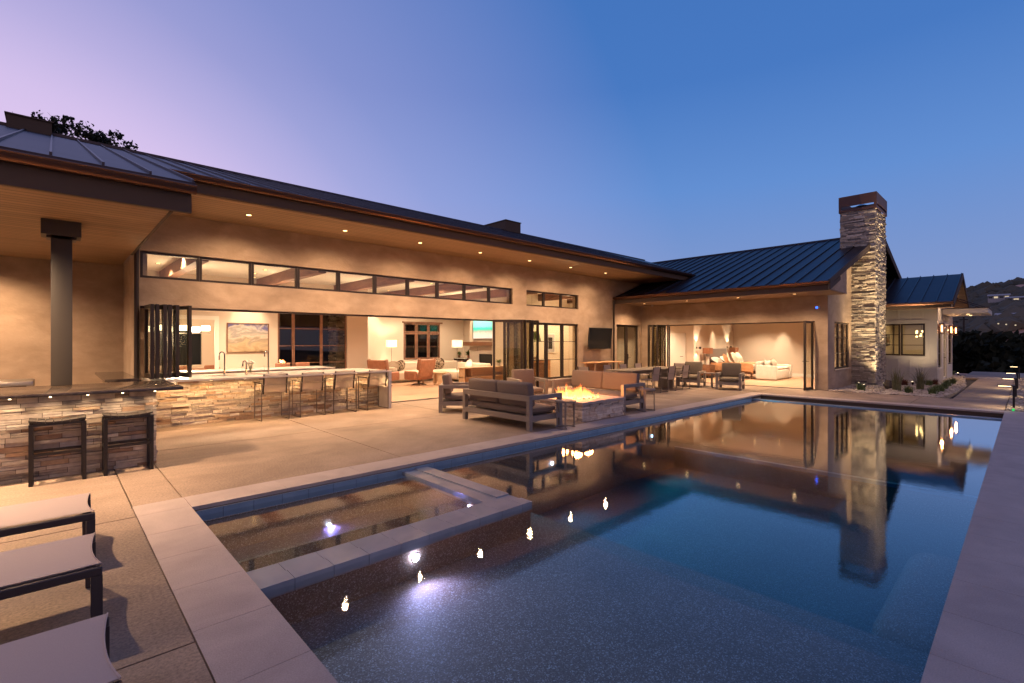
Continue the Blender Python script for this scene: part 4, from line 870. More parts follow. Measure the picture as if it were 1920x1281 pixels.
for (x0, x1, lb) in [(2.35, 2.95, 'left'), (3.25, 3.95, 'right')]:
    m = MB(); m.box(x0, x1, 11.86, 12.25, .9605, .964); tag(m.build('sink', 'steel', None), f'steel sink let into the kitchen bar top, {lb}most of the two', 'sink')
isl = thing('kitchen_island', (4.2, 14.6, 0), 'white kitchen island with pale stone top behind the bar', 'island')
m = MB(); m.box(2.5, 5.6, 14.15, 15.1, 0, .90); m.build('cabinet', 'interior_trim', isl); m = MB(); m.rbox(2.35, 6.05, 14.0, 15.3, .905, .945, .006, 2); m.build('countertop', 'quartz', isl)
m = MB(); m.box(2.9, 3.7, 14.13, 14.15, .66, .84); m.build('drawer', 'black_gloss', isl)
m = MB(); m.rbox(2.4, 2.62, 12.9, 13.3, .905, .985, .02, 2)
v = thing('flower_vase', (3.35, 12.45, .96), 'glass vase of white flowers on the kitchen bar', 'vase')
m = MB(); m.lathe([(.035, 0), (.045, .05), (.05, .17), (.045, .175), (.04, .06), (.02, .01)], 16, (3.35, 12.45, .961)); m.build('vase', 'clear_glass', v)
m = MB(); rd = random.Random(3)
for i in range(16): a = rd.random() * 6.28; r_ = rd.random() * .09; m.blob((3.35 + r_ * math.cos(a), 12.45 + r_ * math.sin(a), 1.21 + rd.random() * .05 - r_ * .3), .035, .7, 1, .5)
m.build('blooms', 'white_fabric', v)
m = MB()
for i in range(9): a = i * .7; m.tube([(3.35, 12.45, .98), (3.35 + .03 * math.cos(a), 12.45 + .03 * math.sin(a), 1.12), (3.35 + .06 * math.cos(a), 12.45 + .06 * math.sin(a), 1.20)], .004, 5)
m.build('stems', 'plant_green', v)
ist = thing('counter_stool', (5.15, 15.55, 0), 'rust leather island stool nearest the glazed doors, left of the pair', 'stool', 'leather stools at the island')
m = MB(); m.rbox(4.93, 5.37, 15.35, 15.75, .60, .68, .03, 3); m.build('seat', 'leather', ist)
m = MB(); m.rbox(4.93, 5.37, 15.72, 15.79, .70, 1.04, .03, 3); m.build('backrest', 'leather', ist)
for sx in (4.97, 5.33):
    for sy in (15.39, 15.71): m = MB(); m.box(sx - .015, sx + .015, sy - .015, sy + .015, 0, .6); m.build('leg', 'bronze', ist)
again(ist, (5.75, 15.55, 0), None, 'rust leather island stool nearest the glazed doors, right of the pair')

def picture(name, axis, c, a0, a1, z0, z1, art, frame, lab, cat, fw=.03, d=.04, sgn=-1, mount=0):
    o = thing(name, ((a0 + a1) / 2, c, z0) if axis == 'Y' else (c, (a0 + a1) / 2, z0), lab, cat)
    def B(mb, p0, p1, q0, q1, d0, d1):
        lo, hi = sorted((c + sgn * d0, c + sgn * d1))
        mb.box(p0, p1, lo, hi, q0, q1) if axis == 'Y' else mb.box(lo, hi, p0, p1, q0, q1)
    m = MB(); B(m, a0, a0 + fw, z0, z1, .002, d); B(m, a1 - fw, a1, z0, z1, .002, d); B(m, a0 + fw, a1 - fw, z0, z0 + fw, .002, d); B(m, a0 + fw, a1 - fw, z1 - fw, z1, .002, d); m.build('frame', frame, o)
    if mount: m = MB(); B(m, a0 + fw, a1 - fw, z0 + fw, z1 - fw, .004, d * .5); m.build('mount', 'far_white', o)
    m = MB(); B(m, a0 + fw + mount, a1 - fw - mount, z0 + fw + mount, z1 - fw - mount, .005, d * .6 + (.003 if mount else 0)); m.build('canvas', art, o); return o
picture('painting', 'Y', 17.5, 4.02, 5.27, 1.34, 2.30, 'art_clouds', 'walnut', 'large framed cloudscape painting on the kitchen back wall', 'painting')
picture('framed_screen', 'X', 14.55, 16.36, 18.10, 1.80, 2.74, 'art_beach', 'brushed', 'lit turquoise seascape screen above the fireplace mantel', 'screen', .04, .05)
picture('framed_print', 'Y', 14.62, 15.85, 16.45, 1.20, 2.05, 'black_gloss', 'interior_trim', 'framed shirt-shaped dark print on the nook wall behind the tall windows', 'picture', .03, .03, -1, .14)
picture('painting', 'Y', 14.0, 19.9, 20.5, 1.2, 2.2, 'art_abstract', 'far_white', 'green and white abstract canvas seen through the corner glazed doors', 'painting')
w_ = MB(); w_.box(17.6, 19.5, 14.5, 14.6, 0, 3); 
# dining room beyond the kitchen
ch_ = thing('chandelier', (3.0, 19.6, 1.9), 'glowing glass block chandelier in the dining room', 'chandelier')
for i in range(6):
    x = 2.15 + i * .32; m = MB(); m.rbox(x, x + .24, 19.45 + .12 * (i % 2), 19.65 + .12 * (i % 2), 2.02 + .05 * (i % 2), 2.20 + .05 * (i % 2), .02, 2); m.build('shade', 'lamp_soft', ch_)
m = MB(); m.tube([(2.2, 19.6, 1.98), (4.0, 19.6, 1.98)], .012, 6); m.tube([(3.0, 19.6, 1.98), (3.0, 19.6, 3.76)], .01, 6); m.build('rod', 'brushed', ch_)
point((3.0, 19.4, 1.8), 90, INT, .3)
dt = thing('dining_table', (3.0, 19.6, 0), 'dark wood dining table in the far dining room', 'table')
m = MB(); m.rbox(1.9, 4.3, 19.1, 20.1, .72, .76, .008, 2); m.build('tabletop', 'walnut', dt)
for x in (2.1, 4.1): m = MB(); m.box(x - .05, x + .05, 19.2, 20.0, 0, .715); m.build('leg', 'walnut', dt)
dch = thing('dining_chair', (3.85, 18.75, 0), 'rust curved dining chair showing in the dining room doorway', 'chair', 'rust dining room chairs')
m = MB(); m.rbox(3.6, 4.1, 18.5, 19.0, .40, .48, .03, 3); m.build('seat', 'leather', dch)
m = MB(); m.rbox(3.6, 4.1, 18.46, 18.53, .50, .92, .03, 3); m.build('backrest', 'leather', dch)
for sx in (3.64, 4.06):
    for sy in (18.54, 18.96): m = MB(); m.box(sx - .018, sx + .018, sy - .018, sy + .018, 0, .4); m.build('leg', 'bronze', dch)
again(dch, (2.9, 18.75, 0), None, 'rust curved dining chair behind the folded window panels')

# ================================================================ LIVING ROOM
def swivel(loc, rz_, lab, first=None):
    if first: return again(first, loc, rz_, lab)
    o = thing('swivel_armchair', loc, lab, 'armchair', 'rust leather swivel armchairs', rz_)
    m = MB(); m.rbox(-.36, .36, -.36, .38, .22, .44, .06, 3); m.build('seat', 'leather', o, local=True)
    m4 = Matrix.Translation((0, -.36, .30)) @ Matrix.Rotation(R(10), 4, 'X'); m = MB(); m.rbox(-.36, .36, -.06, .06, 0, .72, .05, 3, m=m4)
    for s_ in (-1, 1): m.rbox(s_ * .37 - .05, s_ * .37 + .05, -.06, .12, .30, .74, .045, 3, m=m4)
    m.build('backrest', 'leather', o, local=True)
    for s_ in (-1, 1): m = MB(); m.rbox(s_ * .40 - .055, s_ * .40 + .055, -.30, .36, .22, .56, .05, 3); m.build('armrest', 'leather', o, local=True)
    m = MB(); m.tube([(0, 0, .04), (0, 0, .22)], .03, 10)
    for i in range(5): a = i * 1.2566 + .3; m.tube([(0, 0, .06), (.3 * math.cos(a), .3 * math.sin(a), .02)], .016, 6)
    m.build('swivel_base', 'black_metal', o, local=True); return o
s1 = swivel((10.42, 16.35, 0), R(10), 'rust leather swivel armchair seen from behind in the living room')
swivel((9.15, 16.75, 0), R(-62), 'rust leather swivel armchair turned sideways beside the bar end', s1)
sec = thing('sectional_sofa', (11.6, 18.0, 0), 'cream L-shaped sectional sofa in front of the living room window', 'sofa')
m = MB(); m.rbox(10.2, 14.0, 17.6, 18.7, .10, .44, .06, 3, .0); m.rbox(12.3, 13.3, 15.6, 17.62, .10, .44, .06, 3); m.build('seat', 'cream_fabric', sec)
m = MB(); m.rbox(10.2, 14.0, 18.55, 18.85, .12, .80, .07, 3); m.build('backrest', 'cream_fabric', sec)
m = MB(); m.rbox(13.15, 13.45, 15.5, 17.6, .12, .78, .07, 3); m.build('backrest', 'cream_fabric', sec)
for q in [(10.0, 10.22, 17.6, 18.8, .12, .64)]: m = MB(); m.rbox(*q, .06, 3); m.build('armrest', 'cream_fabric', sec)
m = MB(); m.rbox(12.28, 13.4, 15.4, 15.62, .12, .62, .06, 3); m.build('armrest', 'cream_fabric', sec)
def pillow(x, y, z, s_, rz_, tilt, mt_, lab, t_=.14):
    m = MB(); m4 = Matrix.Translation((x, y, z)) @ Matrix.Rotation(rz_, 4, 'Z') @ Matrix.Rotation(R(tilt), 4, 'X'); m.rbox(-s_ / 2, s_ / 2, -.03, .03, 0, s_, .05, 3, t_ / 2, m=m4)
    return tag(m.build('cushion', mt_, None, smooth=True), lab, 'cushion')
pillow(12.05, 18.42, .44, .44, .2, 18, 'blue_fabric', 'blue grey cushion in the middle of the cream sectional')
pillow(12.75, 18.45, .44, .5, -.2, 18, 'pattern_fabric', 'brown patterned cushion right of the blue grey one')
pillow(10.75, 18.42, .44, .44, .1, 18, 'pattern_fabric', 'brown patterned cushion at the left end of the sectional')
pillow(10.42, 18.40, .44, .42, -.3, 20, 'cream_fabric', 'cream cushion against the left arm of the sectional')
pillow(13.0, 16.6, .44, .46, 1.45, 18, 'white_fabric', 'white cushion on the near return of the sectional')
cn = thing('console_shelf', (12.0, 14.3, 0), 'long pale oak console with open shelves backing the living room seating', 'console')
m = MB(); m.box(10.9, 13.3, 14.05, 14.45, .70, .74); m.build('top', 'light_oak', cn)
m = MB(); m.box(10.92, 13.28, 14.08, 14.43, .36, .39); m.build('shelf', 'light_oak', cn); m = MB(); m.box(10.92, 13.28, 14.08, 14.43, .03, .06); m.build('shelf', 'light_oak', cn)
for x in (10.92, 13.25): m = MB(); m.box(x, x + .03, 14.08, 14.43, .061, .70); m.build('side_panel', 'light_oak', cn)
m = MB(); m.box(11.25, 11.28, 14.09, 14.42, .391, .70); m.build('divider', 'light_oak', cn)
m = MB(); m.box(10.95, 13.25, 14.40, 14.425, .391, .70); m.box(10.95, 13.25, 14.40, 14.425, .061, .36); m.build('back_panel', 'light_oak', cn)
def leafy(name, x, y, z, n, r_, mt_, lab, cat, seed, up=.6, pot=None):
    o = thing(name, (x, y, z), lab, cat); m = MB(); rd = random.Random(seed)
    for i in range(n):
        a = rd.random() * 6.28; el = rd.uniform(.1, 1.3) * up + .1; l = r_ * rd.uniform(.5, 1); w_ = l * .16
        d = Vector((math.cos(a) * math.cos(el), math.sin(a) * math.cos(el), math.sin(el))); s_ = Vector((-math.sin(a), math.cos(a), 0)); b = Vector((x, y, z + (.12 if pot else 0))) + d * l * .15
        m.add([b - s_ * w_ * .3, b + s_ * w_ * .3, b + d * l * .5 + s_ * w_, b + d * l - Vector((0, 0, l * .12)), b + d * l * .5 - s_ * w_], [(0, 1, 2, 3, 4)])
    m.build('leaves', mt_, o)
    if pot: m = MB(); m.lathe([(.05, 0), (.075, .12), (.065, .12), (.05, .02)], 14, (x, y, z + .001)); m.build('pot', pot, o)
    return o
leafy('succulent_tray', 12.75, 14.25, .742, 90, .20, 'plant_green', 'green succulents along the pale oak console', 'plant', 4, .7, 'white_paint')
m = MB(); m.blob((11.3, 14.25, .80), .06, 1, 2, .1)
def floor_lamp(loc, lab, first=None, h=1.76, w_=.50):
    if first: return again(first, loc, None, lab)
    o = thing('floor_lamp', loc, lab, 'lamp', 'floor lamps with white drum shades')
    m = MB(); m.tube([(0, 0, .02), (0, 0, h - .05)], .013, 8); m.build('pole', 'brushed', o, local=True)
    m = MB(); m.lathe([(.15, 0), (.15, .018), (.02, .025)], 20); m.build('base', 'brushed', o, local=True)
    m = MB(); k = 24
    for r1, z in [(w_ / 2, h - .30), (w_ / 2, h), (w_ / 2 - .006, h), (w_ / 2 - .006, h - .30)]:
        for j in range(k): m.v.append((r1 * math.cos(2 * math.pi * j / k), r1 * math.sin(2 * math.pi * j / k) * .62, z))
    for i in range(4):
        for j in range(k): m.f.append((i * k + j, i * k + (j + 1) % k, (i + 1) % 4 * k + (j + 1) % k, (i + 1) % 4 * k + j)); m.tone.append(0)
    m.sm = True; m.build('lamp_shade', 'shade_white', o, local=True); return o
lp = floor_lamp((10.72, 19.0, 0), 'white shaded floor lamp left of the living room window')
floor_lamp((12.25, 16.3, 0), 'white shaded floor lamp by the sofa return near the fireplace', lp)
for x, y in [(10.72, 19.0), (12.25, 16.3)]: point((x, y, 1.62), 26, INT, .08)
stb = thing('side_table', (11.0, 15.75, 0), 'round pale oak drum side table beside the rust armchair', 'table')
m = MB(); m.lathe([(.27, .46), (.27, .50)], 24, (11.0, 15.75, 0)); m.build('tabletop', 'light_oak', stb)
m = MB(); m.lathe([(.25, 0), (.25, .05)], 24, (11.0, 15.75, 0)); m.build('base', 'light_oak', stb)
for a in (0.4, 2.5, 4.6):
    m = MB(); m.box(-.09, .09, .19, .24, .05, .46, 0, Matrix.Translation((11.0, 15.75, 0)) @ Matrix.Rotation(a, 4, 'Z')); m.build('leg', 'light_oak', stb)
ct = thing('coffee_table', (11.55, 17.0, 0), 'low dark coffee table between the armchairs and the sectional', 'table')
m = MB(); m.rbox(10.9, 12.0, 16.8, 17.3, .34, .38, .01, 2); m.build('tabletop', 'walnut', ct)
for x in (10.95, 11.95):
    for y in (16.85, 17.25): m = MB(); m.box(x - .03, x + .03, y - .03, y + .03, 0, .339); m.build('leg', 'walnut', ct)
bk = thing('bookcase', (14.8, 18.95, 0), 'low dark wood cabinet with books left of the fireplace', 'cabinet')
m = MB(); m.box(14.4, 15.04, 18.4, 19.48, .86, .90); m.build('top', 'quartz', bk)
m = MB(); m.box(14.45, 15.04, 18.42, 18.47, 0, .858); m.box(14.45, 15.04, 19.42, 19.47, 0, .858); m.box(14.45, 15.04, 18.47, 19.42, .40, .43); m.build('cabinet_body', 'walnut', bk)
rd = random.Random(9); y = 18.5
while y < 19.35:
    t_ = rd.uniform(.03, .06); m = MB(); m.box(14.5, 14.8, y, y + t_ - .004, .432, .432 + rd.uniform(.24, .36)); tag(m.build('book', rd.choice(['rust_fabric', 'cream_fabric', 'walnut', 'white_fabric', 'blue_fabric']), bk)); y += t_ + (.02 if rd.random() < .2 else 0)
leafy('potted_plant', 14.7, 18.65, .90, 60, .30, 'plant_green', 'small potted plant on the cabinet left of the fireplace', 'plant', 6, 1, 'leather')
leafy('potted_plant', 14.6, 19.25, .90, 40, .24, 'plant_green', 'trailing plant at the far end of the book cabinet', 'plant', 7, .9, 'walnut')
# nook behind the tall windows
nk = thing('nook_cabinet', (14.5, 14.35, 0), 'dark wood cabinet with pale top in the nook behind the tall windows', 'cabinet')
m = MB(); m.box(13.55, 15.65, 14.05, 14.6, .90, .94); m.build('top', 'quartz', nk); m = MB(); m.box(13.6, 15.6, 14.1, 14.6, .0, .898); m.build('cabinet_body', 'teak', nk)
m = MB(); m.box(14.6, 15.3, 14.085, 14.099, .12, .80); m.build('door', 'walnut', nk)
o = thing('hanging_plant', (14.35, 14.0, 1.9), 'spiky hanging plant in the middle tall window', 'plant')
m = MB(); rd = random.Random(12)
for i in range(70):
    a = rd.random() * 6.28; l = rd.uniform(.2, .42); px, py = 14.35 + .05 * math.cos(a), 14.0 + .05 * math.sin(a)
    m.add([(px, py, 1.95), (px + .02, py, 1.95), (px + l * .6 * math.cos(a), py + l * .6 * math.sin(a), 2.0 + l * .3), (px + l * .9 * math.cos(a), py + l * .9 * math.sin(a), 1.95 - l * .7)], [(0, 1, 2), (0, 2, 3)])
m.build('leaves', 'plant_green', o); m = MB(); m.lathe([(.06, -.10), (.10, 0), (.09, 0)], 14, (14.35, 14.0, 1.97)); m.build('pot', 'walnut', o); m = MB(); m.tube([(14.35, 14.0, 1.95), (14.35, 14.0, 3.76)], .004, 5); m.build('cord', 'black_metal', o)
o = thing('table_lamp', (13.95, 14.35, .94), 'small glowing lamp on the nook cabinet', 'lamp'); m = MB(); m.lathe([(.05, 0), (.06, .1), (.02, .3)], 14, (13.95, 14.35, .941)); m.build('base', 'quartz', o); m = MB(); m.lathe([(.1, .3), (.07, .46)], 16, (13.95, 14.35, .941)); m.build('lamp_shade', 'lamp_soft', o)
m = MB(); m.lathe([(.06, 0), (.09, .05), (.05, .12), (.045, .12)], 14, (14.9, 14.3, .941)); tag(m.build('bowl', 'walnut', None), 'round dark bowl on the nook cabinet top', 'bowl')
for x, y in [(2.6, 15.2), (5.0, 15.2), (7.6, 15.4), (10.2, 15.6), (12.6, 16.6), (16.0, 13.4)]: spot((x, y, 2.75), (0, 0, 1), 24, 165, INT, .3, .1)  # added upward fill spots without fixtures, hidden behind the lintel, brightening the ceiling
# interior downlights
for x, y in [(2.2, 13.9), (3.3, 13.9), (4.4, 14.9), (5.5, 13.9), (7.6, 14.4), (9.7, 14.4), (11.8, 14.0), (7.6, 16.0), (9.8, 17.6), (11.8, 17.9), (13.6, 17.5), (4.4, 15.9), (2.0, 15.6)]:
    downlight(x, y, cz(y) - .01, 130, 140, .7, INT)
for x, y in [(4.65, 16.9), (10.0, 18.9), (14.9, 13.6), (16.2, 13.6), (13.2, 13.4), (16.9, 13.3)]:
    z = cz(y) - .01
    if y < 14 and x > 13: downlight(x, y, z, 110, 130, .6, INT)
    else: downlight(x, y, z, 90, 55, .7, INT, aim=(0, .30, -1))
for x, y in [(18.5, 13.2)]: downlight(x, y, 2.9, 60, 110, .6, INT)

# ================================================================ BEDROOM
bed = thing('bed', (23.85, 9.5, 0), 'wide bed with rust cover and high taupe headboard in the bedroom wing', 'bed')
m = MB(); m.rbox(22.85, 24.85, 10.42, 10.58, .2, 1.36, .04, 3); m.build('headboard', 'taupe_cushion', bed)
m = MB(); m.box(22.95, 24.75, 8.5, 10.4, .22, .36); m.build('bed_frame', 'walnut', bed)
m = MB(); m.rbox(22.9, 24.8, 8.4, 10.4, .37, .66, .08, 4); m.build('mattress', 'white_fabric', bed)
m = MB(); n = 26; vs = []
for i in range(n + 1):
    for j in range(n + 1):
        u = -1.25 + 2.5 * i / n; v_ = -1.12 + 2.0 * j / n; x, y, z = 23.85 + max(-1.01, min(1.01, u)), 9.5 + max(-1.08, v_), .69
        over = max(0, abs(u) - 1.0) + max(0, -v_ - 1.0); z -= over * 1.4; z += .02 * noise.noise(Vector((x * 4, y * 4, 0))) ; x += .03 * noise.noise(Vector((x * 5, y * 5, z * 6)))
        vs.append((x, y, z))
m.add(vs, [(i * (n + 1) + j, (i + 1) * (n + 1) + j, (i + 1) * (n + 1) + j + 1, i * (n + 1) + j + 1) for i in range(n) for j in range(n)]); m.sm = True; m.build('blanket', 'rust_fabric', bed)
for sx in (23.0, 24.7):
    for sy in (8.55, 10.35): m = MB(); m.box(sx - .03, sx + .03, sy - .03, sy + .03, 0, .22); m.build('leg', 'walnut', bed)
def bpillow(x, y, z, w_, h_, tilt, mt_, lab, rz_=0):
    m = MB(); m4 = Matrix.Translation((x, y, z)) @ Matrix.Rotation(rz_, 4, 'Z') @ Matrix.Rotation(R(tilt), 4, 'X'); m.rbox(-w_ / 2, w_ / 2, -.04, .04, 0, h_, .06, 3, .07, m=m4); tag(m.build('pillow', mt_, None, smooth=True), lab, 'pillow')
bpillow(23.35, 10.12, .68, .8, .40, -50, 'white_fabric', 'large white pillow on the window side of the bed')
bpillow(24.3, 10.12, .70, .8, .40, -50, 'white_fabric', 'large white pillow on the far side of the bed')
bpillow(23.55, 9.85, .68, .42, .42, -25, 'rust_fabric', 'small rust cushion in the middle of the bed')
bpillow(23.95, 9.55, .68, .5, .50, -25, 'cream_fabric', 'square cream cushion leaning at the front of the bed, left one')
bpillow(24.5, 9.55, .68, .5, .50, -28, 'cream_fabric', 'square cream cushion leaning at the front of the bed, right one')
lv = thing('loveseat', (23.85, 7.95, 0), 'white slipcovered loveseat at the foot of the bed', 'sofa')
m = MB(); m.rbox(23.0, 24.7, 7.5, 8.25, .02, .44, .05, 3); m.build('skirted_base', 'white_fabric', lv)
for a, b in [(23.02, 23.84), (23.86, 24.68)]: m = MB(); m.rbox(a, b, 7.5, 8.15, .44, .56, .05, 3); m.build('seat_cushion', 'white_fabric', lv)
m = MB(); m.rbox(22.85, 24.85, 8.12, 8.34, .02, .80, .06, 3); m.build('backrest', 'white_fabric', lv)
for a, b in [(22.8, 23.02), (24.68, 24.9)]: m = MB(); m.rbox(a, b, 7.44, 8.3, .02, .64, .05, 3); m.build('armrest', 'white_fabric', lv)
bpillow(23.3, 7.98, .56, .48, .34, -20, 'white_fabric', 'white cushion in the left seat of the loveseat', .2)
bpillow(24.35, 7.98, .56, .55, .32, -20, 'cream_fabric', 'cream cushion in the right seat of the loveseat')
def nightstand(x, lab, cat_lab):
    o = thing('nightstand', (x, 10.3, 0), lab, 'nightstand', 'walnut bedside tables')
    m = MB(); m.rbox(x - .3, x + .3, 10.05, 10.55, .12, .62, .01, 2); m.build('cabinet_body', 'walnut', o)
    m = MB(); m.box(x - .28, x + .28, 10.035, 10.05, .38, .59); m.build('drawer', 'walnut', o); m = MB(); m.box(x - .28, x + .28, 10.035, 10.05, .15, .36); m.build('drawer', 'walnut', o)
    m = MB(); m.box(x - .28, x + .28, 10.1, 10.5, 0, .12); m.build('plinth', 'black_metal', o)
    l = thing('table_lamp', (x, 10.25, .62), cat_lab, 'lamp', 'bedside lamps with brown shades')
    m = MB(); m.rbox(x - .06, x + .06, 10.19, 10.31, .622, .99, .008, 2); m.build('base', 'marble', l); m = MB(); m.tube([(x, 10.25, .99), (x, 10.25, 1.25)], .01, 6); m.build('stem', 'brushed', l)
    m = MB(); k = 4
    m.box(x - .21, x + .21, 10.10, 10.11, 1.13, 1.40); m.box(x - .21, x + .21, 10.39, 10.40, 1.13, 1.40); m.box(x - .21, x - .20, 10.11, 10.39, 1.13, 1.40); m.box(x + .20, x + .21, 10.11, 10.39, 1.13, 1.40); m.build('lamp_shade', 'brown_shade', l)
    xs_ = x - .45 if x < 24 else x + .0
    s_ = thing('wall_sconce', (xs_, 10.56, 1.40), ('swing arm wall light left of the near bedside lamp' if x < 24 else 'swing arm wall light above the far bedside table'), 'sconce', 'bedroom wall lights')
    m = MB(); m.box(xs_ - .03, xs_ + .03, 10.57, 10.598, 1.36, 1.46); m.build('back_plate', 'bronze', s_); m = MB(); m.tube([(xs_, 10.57, 1.40), (xs_, 10.42, 1.38)], .008, 6); m.build('arm', 'bronze', s_)
    m = MB(); m.lathe([(.05, -.06), (.05, .06)], 14, (xs_, 10.40, 1.40)); m.build('shade', 'bronze', s_)
    spot((xs_, 10.44, 1.48), (0, .10, 1), 26, 62, INT, .25, .02); spot((xs_, 10.42, 1.32), (0, .10, -1), 10, 80, INT, .25, .02)
nightstand(22.3, 'walnut bedside table nearest the terrace', 'brown shaded bedside lamp nearest the terrace'); nightstand(25.25, 'walnut bedside table on the far side of the bed', 'brown shaded bedside lamp on the far side of the bed')
for x, y, ax, ay in [(23.6, 10.1, 0, .30), (25.5, 8.2, .30, 0)]: downlight(x, y, 2.9, 70, 44, 1, INT, aim=(ax, ay, -1))
for x, y in [(21.3, 6.6), (21.3, 9.4), (23.8, 6.3), (24.6, 9.0), (20.7, 12.5)]: downlight(x, y, 2.9, 190, 130, .8, INT)
for x, y in [(26.8, 3.6), (29.0, 3.6)]: downlight(x, y, 2.94, 80, 150, .8, (1, .70, .34))
o = thing('pendant', (28.0, 3.2, 2.0), 'cluster of glowing pendant globes inside the white wing window', 'pendant')
rd = random.Random(2)
for i in range(9): m = MB(); m.blob((28.0 + rd.uniform(-.2, .2), 3.2 + rd.uniform(-.2, .2), 2.05 + rd.uniform(-.15, .2)), .045, 1, 1, 0); m.build('globe', 'lamp_warm', o)
m = MB(); m.tube([(28, 3.2, 2.05), (28, 3.2, 2.94)], .006, 5); m.build('cord', 'black_metal', o)
picture('framed_print', 'Y', 4.55, 28.6, 29.3, 1.5, 2.05, 'walnut', 'black_metal', 'small framed picture on the wall inside the white wing, left one', 'picture', .03, .03, -1, .12)
picture('framed_print', 'Y', 4.55, 27.4, 28.1, 1.5, 2.05, 'walnut', 'black_metal', 'small framed picture on the wall inside the white wing, right one', 'picture', .03, .03, -1, .12)

# ================================================================ TERRACE FURNITURE
def director(name='director_stool', loc=(0, 0, 0), lab='', seat=.62, arm=.79, top=1.0, w_=.56, d_=.50, fr='stool_metal', sl='mesh_sling', cat='bar stool', group='steel bar stools along the kitchen bar'):
    """sled-framed sling chair; faces local +Y, its back towards -Y"""
    o = thing(name, loc, lab, cat, group); q = .018
    for s_ in (-1, 1):
        x = s_ * w_ / 2; m = MB(); m.sq([(x, -d_ / 2, q / 2), (x, -d_ / 2, arm)], q); m.build('leg', fr, o, local=True)
        m = MB(); m.sq([(x, d_ / 2, q / 2), (x, d_ / 2, arm)], q); m.build('leg', fr, o, local=True)
        m = MB(); m.box(x - .018, x + .018, -d_ / 2 + .01, d_ / 2 + .01, arm + .010, arm + .026); m.build('armrest', fr, o, local=True)
        m = MB(); m.sq([(x, -d_ / 2 + .02, q / 2), (x, d_ / 2 - .02, q / 2)], q * .98); m.build('runner', fr, o, local=True)
    m = MB(); a = w_ / 2 - .01
    m.sq([(-a, d_ / 2, .26), (a, d_ / 2, .26)], q * .8) if seat > .5 else None
    m.sq([(-a, -d_ / 2, arm - .02), (a, -d_ / 2, arm - .02)], q * .8); m.sq([(-a, d_ / 2 - .03, seat), (a, d_ / 2 - .03, seat)], q * .8)
    for s_ in (-1, 1): m.sq([(s_ * (a - .04), -d_ / 2 + .06, seat), (s_ * (a - .04), d_ / 2 - .02, seat)], q * .8)
    m.build('stretcher', fr, o, local=True)
    m = MB(); m.box(-a + .03, a - .03, -d_ / 2 + .06, d_ / 2 - .04, seat + .012, seat + .018); m.build('seat', sl, o, local=True)
    m = MB(); zb = seat - .03; n = 6; vs = []; bw = a - .035
    for i in range(n + 1):
        for s_ in (-bw, bw): z = zb + (top - zb) * i / n; vs.append((s_, -d_ / 2 + .05 - .06 * i / n, z))
    m.add(vs, [(i * 2, i * 2 + 1, i * 2 + 3, i * 2 + 2) for i in range(n)]); m.build('backrest', sl, o, local=True)
    for s_ in (-1, 1):
        m = MB(); m.tube([(s_ * bw, -d_ / 2 + .05, zb - .02), (s_ * bw, -d_ / 2 - .01, top)], .017, 8); m.build('back_post', 'bronze', o, local=True)
    return o
sx = [3.50, 4.30, 5.06, 5.92]
ds = director(loc=(sx[0], 11.40, 0), lab='steel sling bar stool at the left of the kitchen bar row, near the tall faucets')
for x, lb in zip(sx[1:], ['second steel sling bar stool from the left at the kitchen bar', 'third steel sling bar stool from the left at the kitchen bar', 'steel sling bar stool beside the white end panel of the kitchen bar']): again(ds, (x, 11.40, 0), None, lb)
# backless dark stools at the outdoor bar
def low_stool(loc, lab, first=None):
    if first: return again(first, loc, None, lab)
    o = thing('backless_stool', loc, lab, 'bar stool', 'dark backless stools at the outdoor bar'); hw, hd, q = .255, .165, .038
    for s_ in (-1, 1):
        for t_ in (-1, 1): m = MB(); m.box(s_ * hw - q / 2 * (1 + s_), s_ * hw + q / 2 * (1 - s_), t_ * hd - q / 2 * (1 + t_), t_ * hd + q / 2 * (1 - t_), 0, .72); m.build('leg', 'black_metal', o, local=True)
    for z, nm in [(.70, 'seat_frame'), (.345, 'footrest'), (.0, 'floor_rail')]:
        m = MB()
        if z != 0:
            for t_ in (-1, 1): m.box(-hw + q, hw - q, t_ * hd - q * .5 * (1 + t_), t_ * hd + q * .5 * (1 - t_), z, z + q * .75)
        if z != .70:
            for s_ in (-1, 1): m.box(s_ * hw - q / 2 * (1 + s_), s_ * hw + q / 2 * (1 - s_), -hd + q, hd - q, z, z + q * .75)
        m.build(nm, 'black_metal', o, local=True)
    m = MB(); n = 7
    for i in range(n): a = -hw + 2 * hw * i / n; b = a + 2 * hw / n - .006; dz = lambda x: .03 * (x / hw) ** 2; m.hexa([(a, -hd, .722 + dz(a)), (b, -hd, .722 + dz(b)), (b, hd, .722 + dz(b)), (a, hd, .722 + dz(a))], [(a, -hd, .742 + dz(a)), (b, -hd, .742 + dz(b)), (b, hd, .742 + dz(b)), (a, hd, .742 + dz(a))])
    m.build('seat', 'stool_seat', o, local=True); return o
l1 = low_stool((.045, 8.15, 0), 'dark backless bar stool left of the other at the outdoor bar')
low_stool((.72, 8.15, 0), 'dark backless bar stool at the free corner of the outdoor bar', l1)

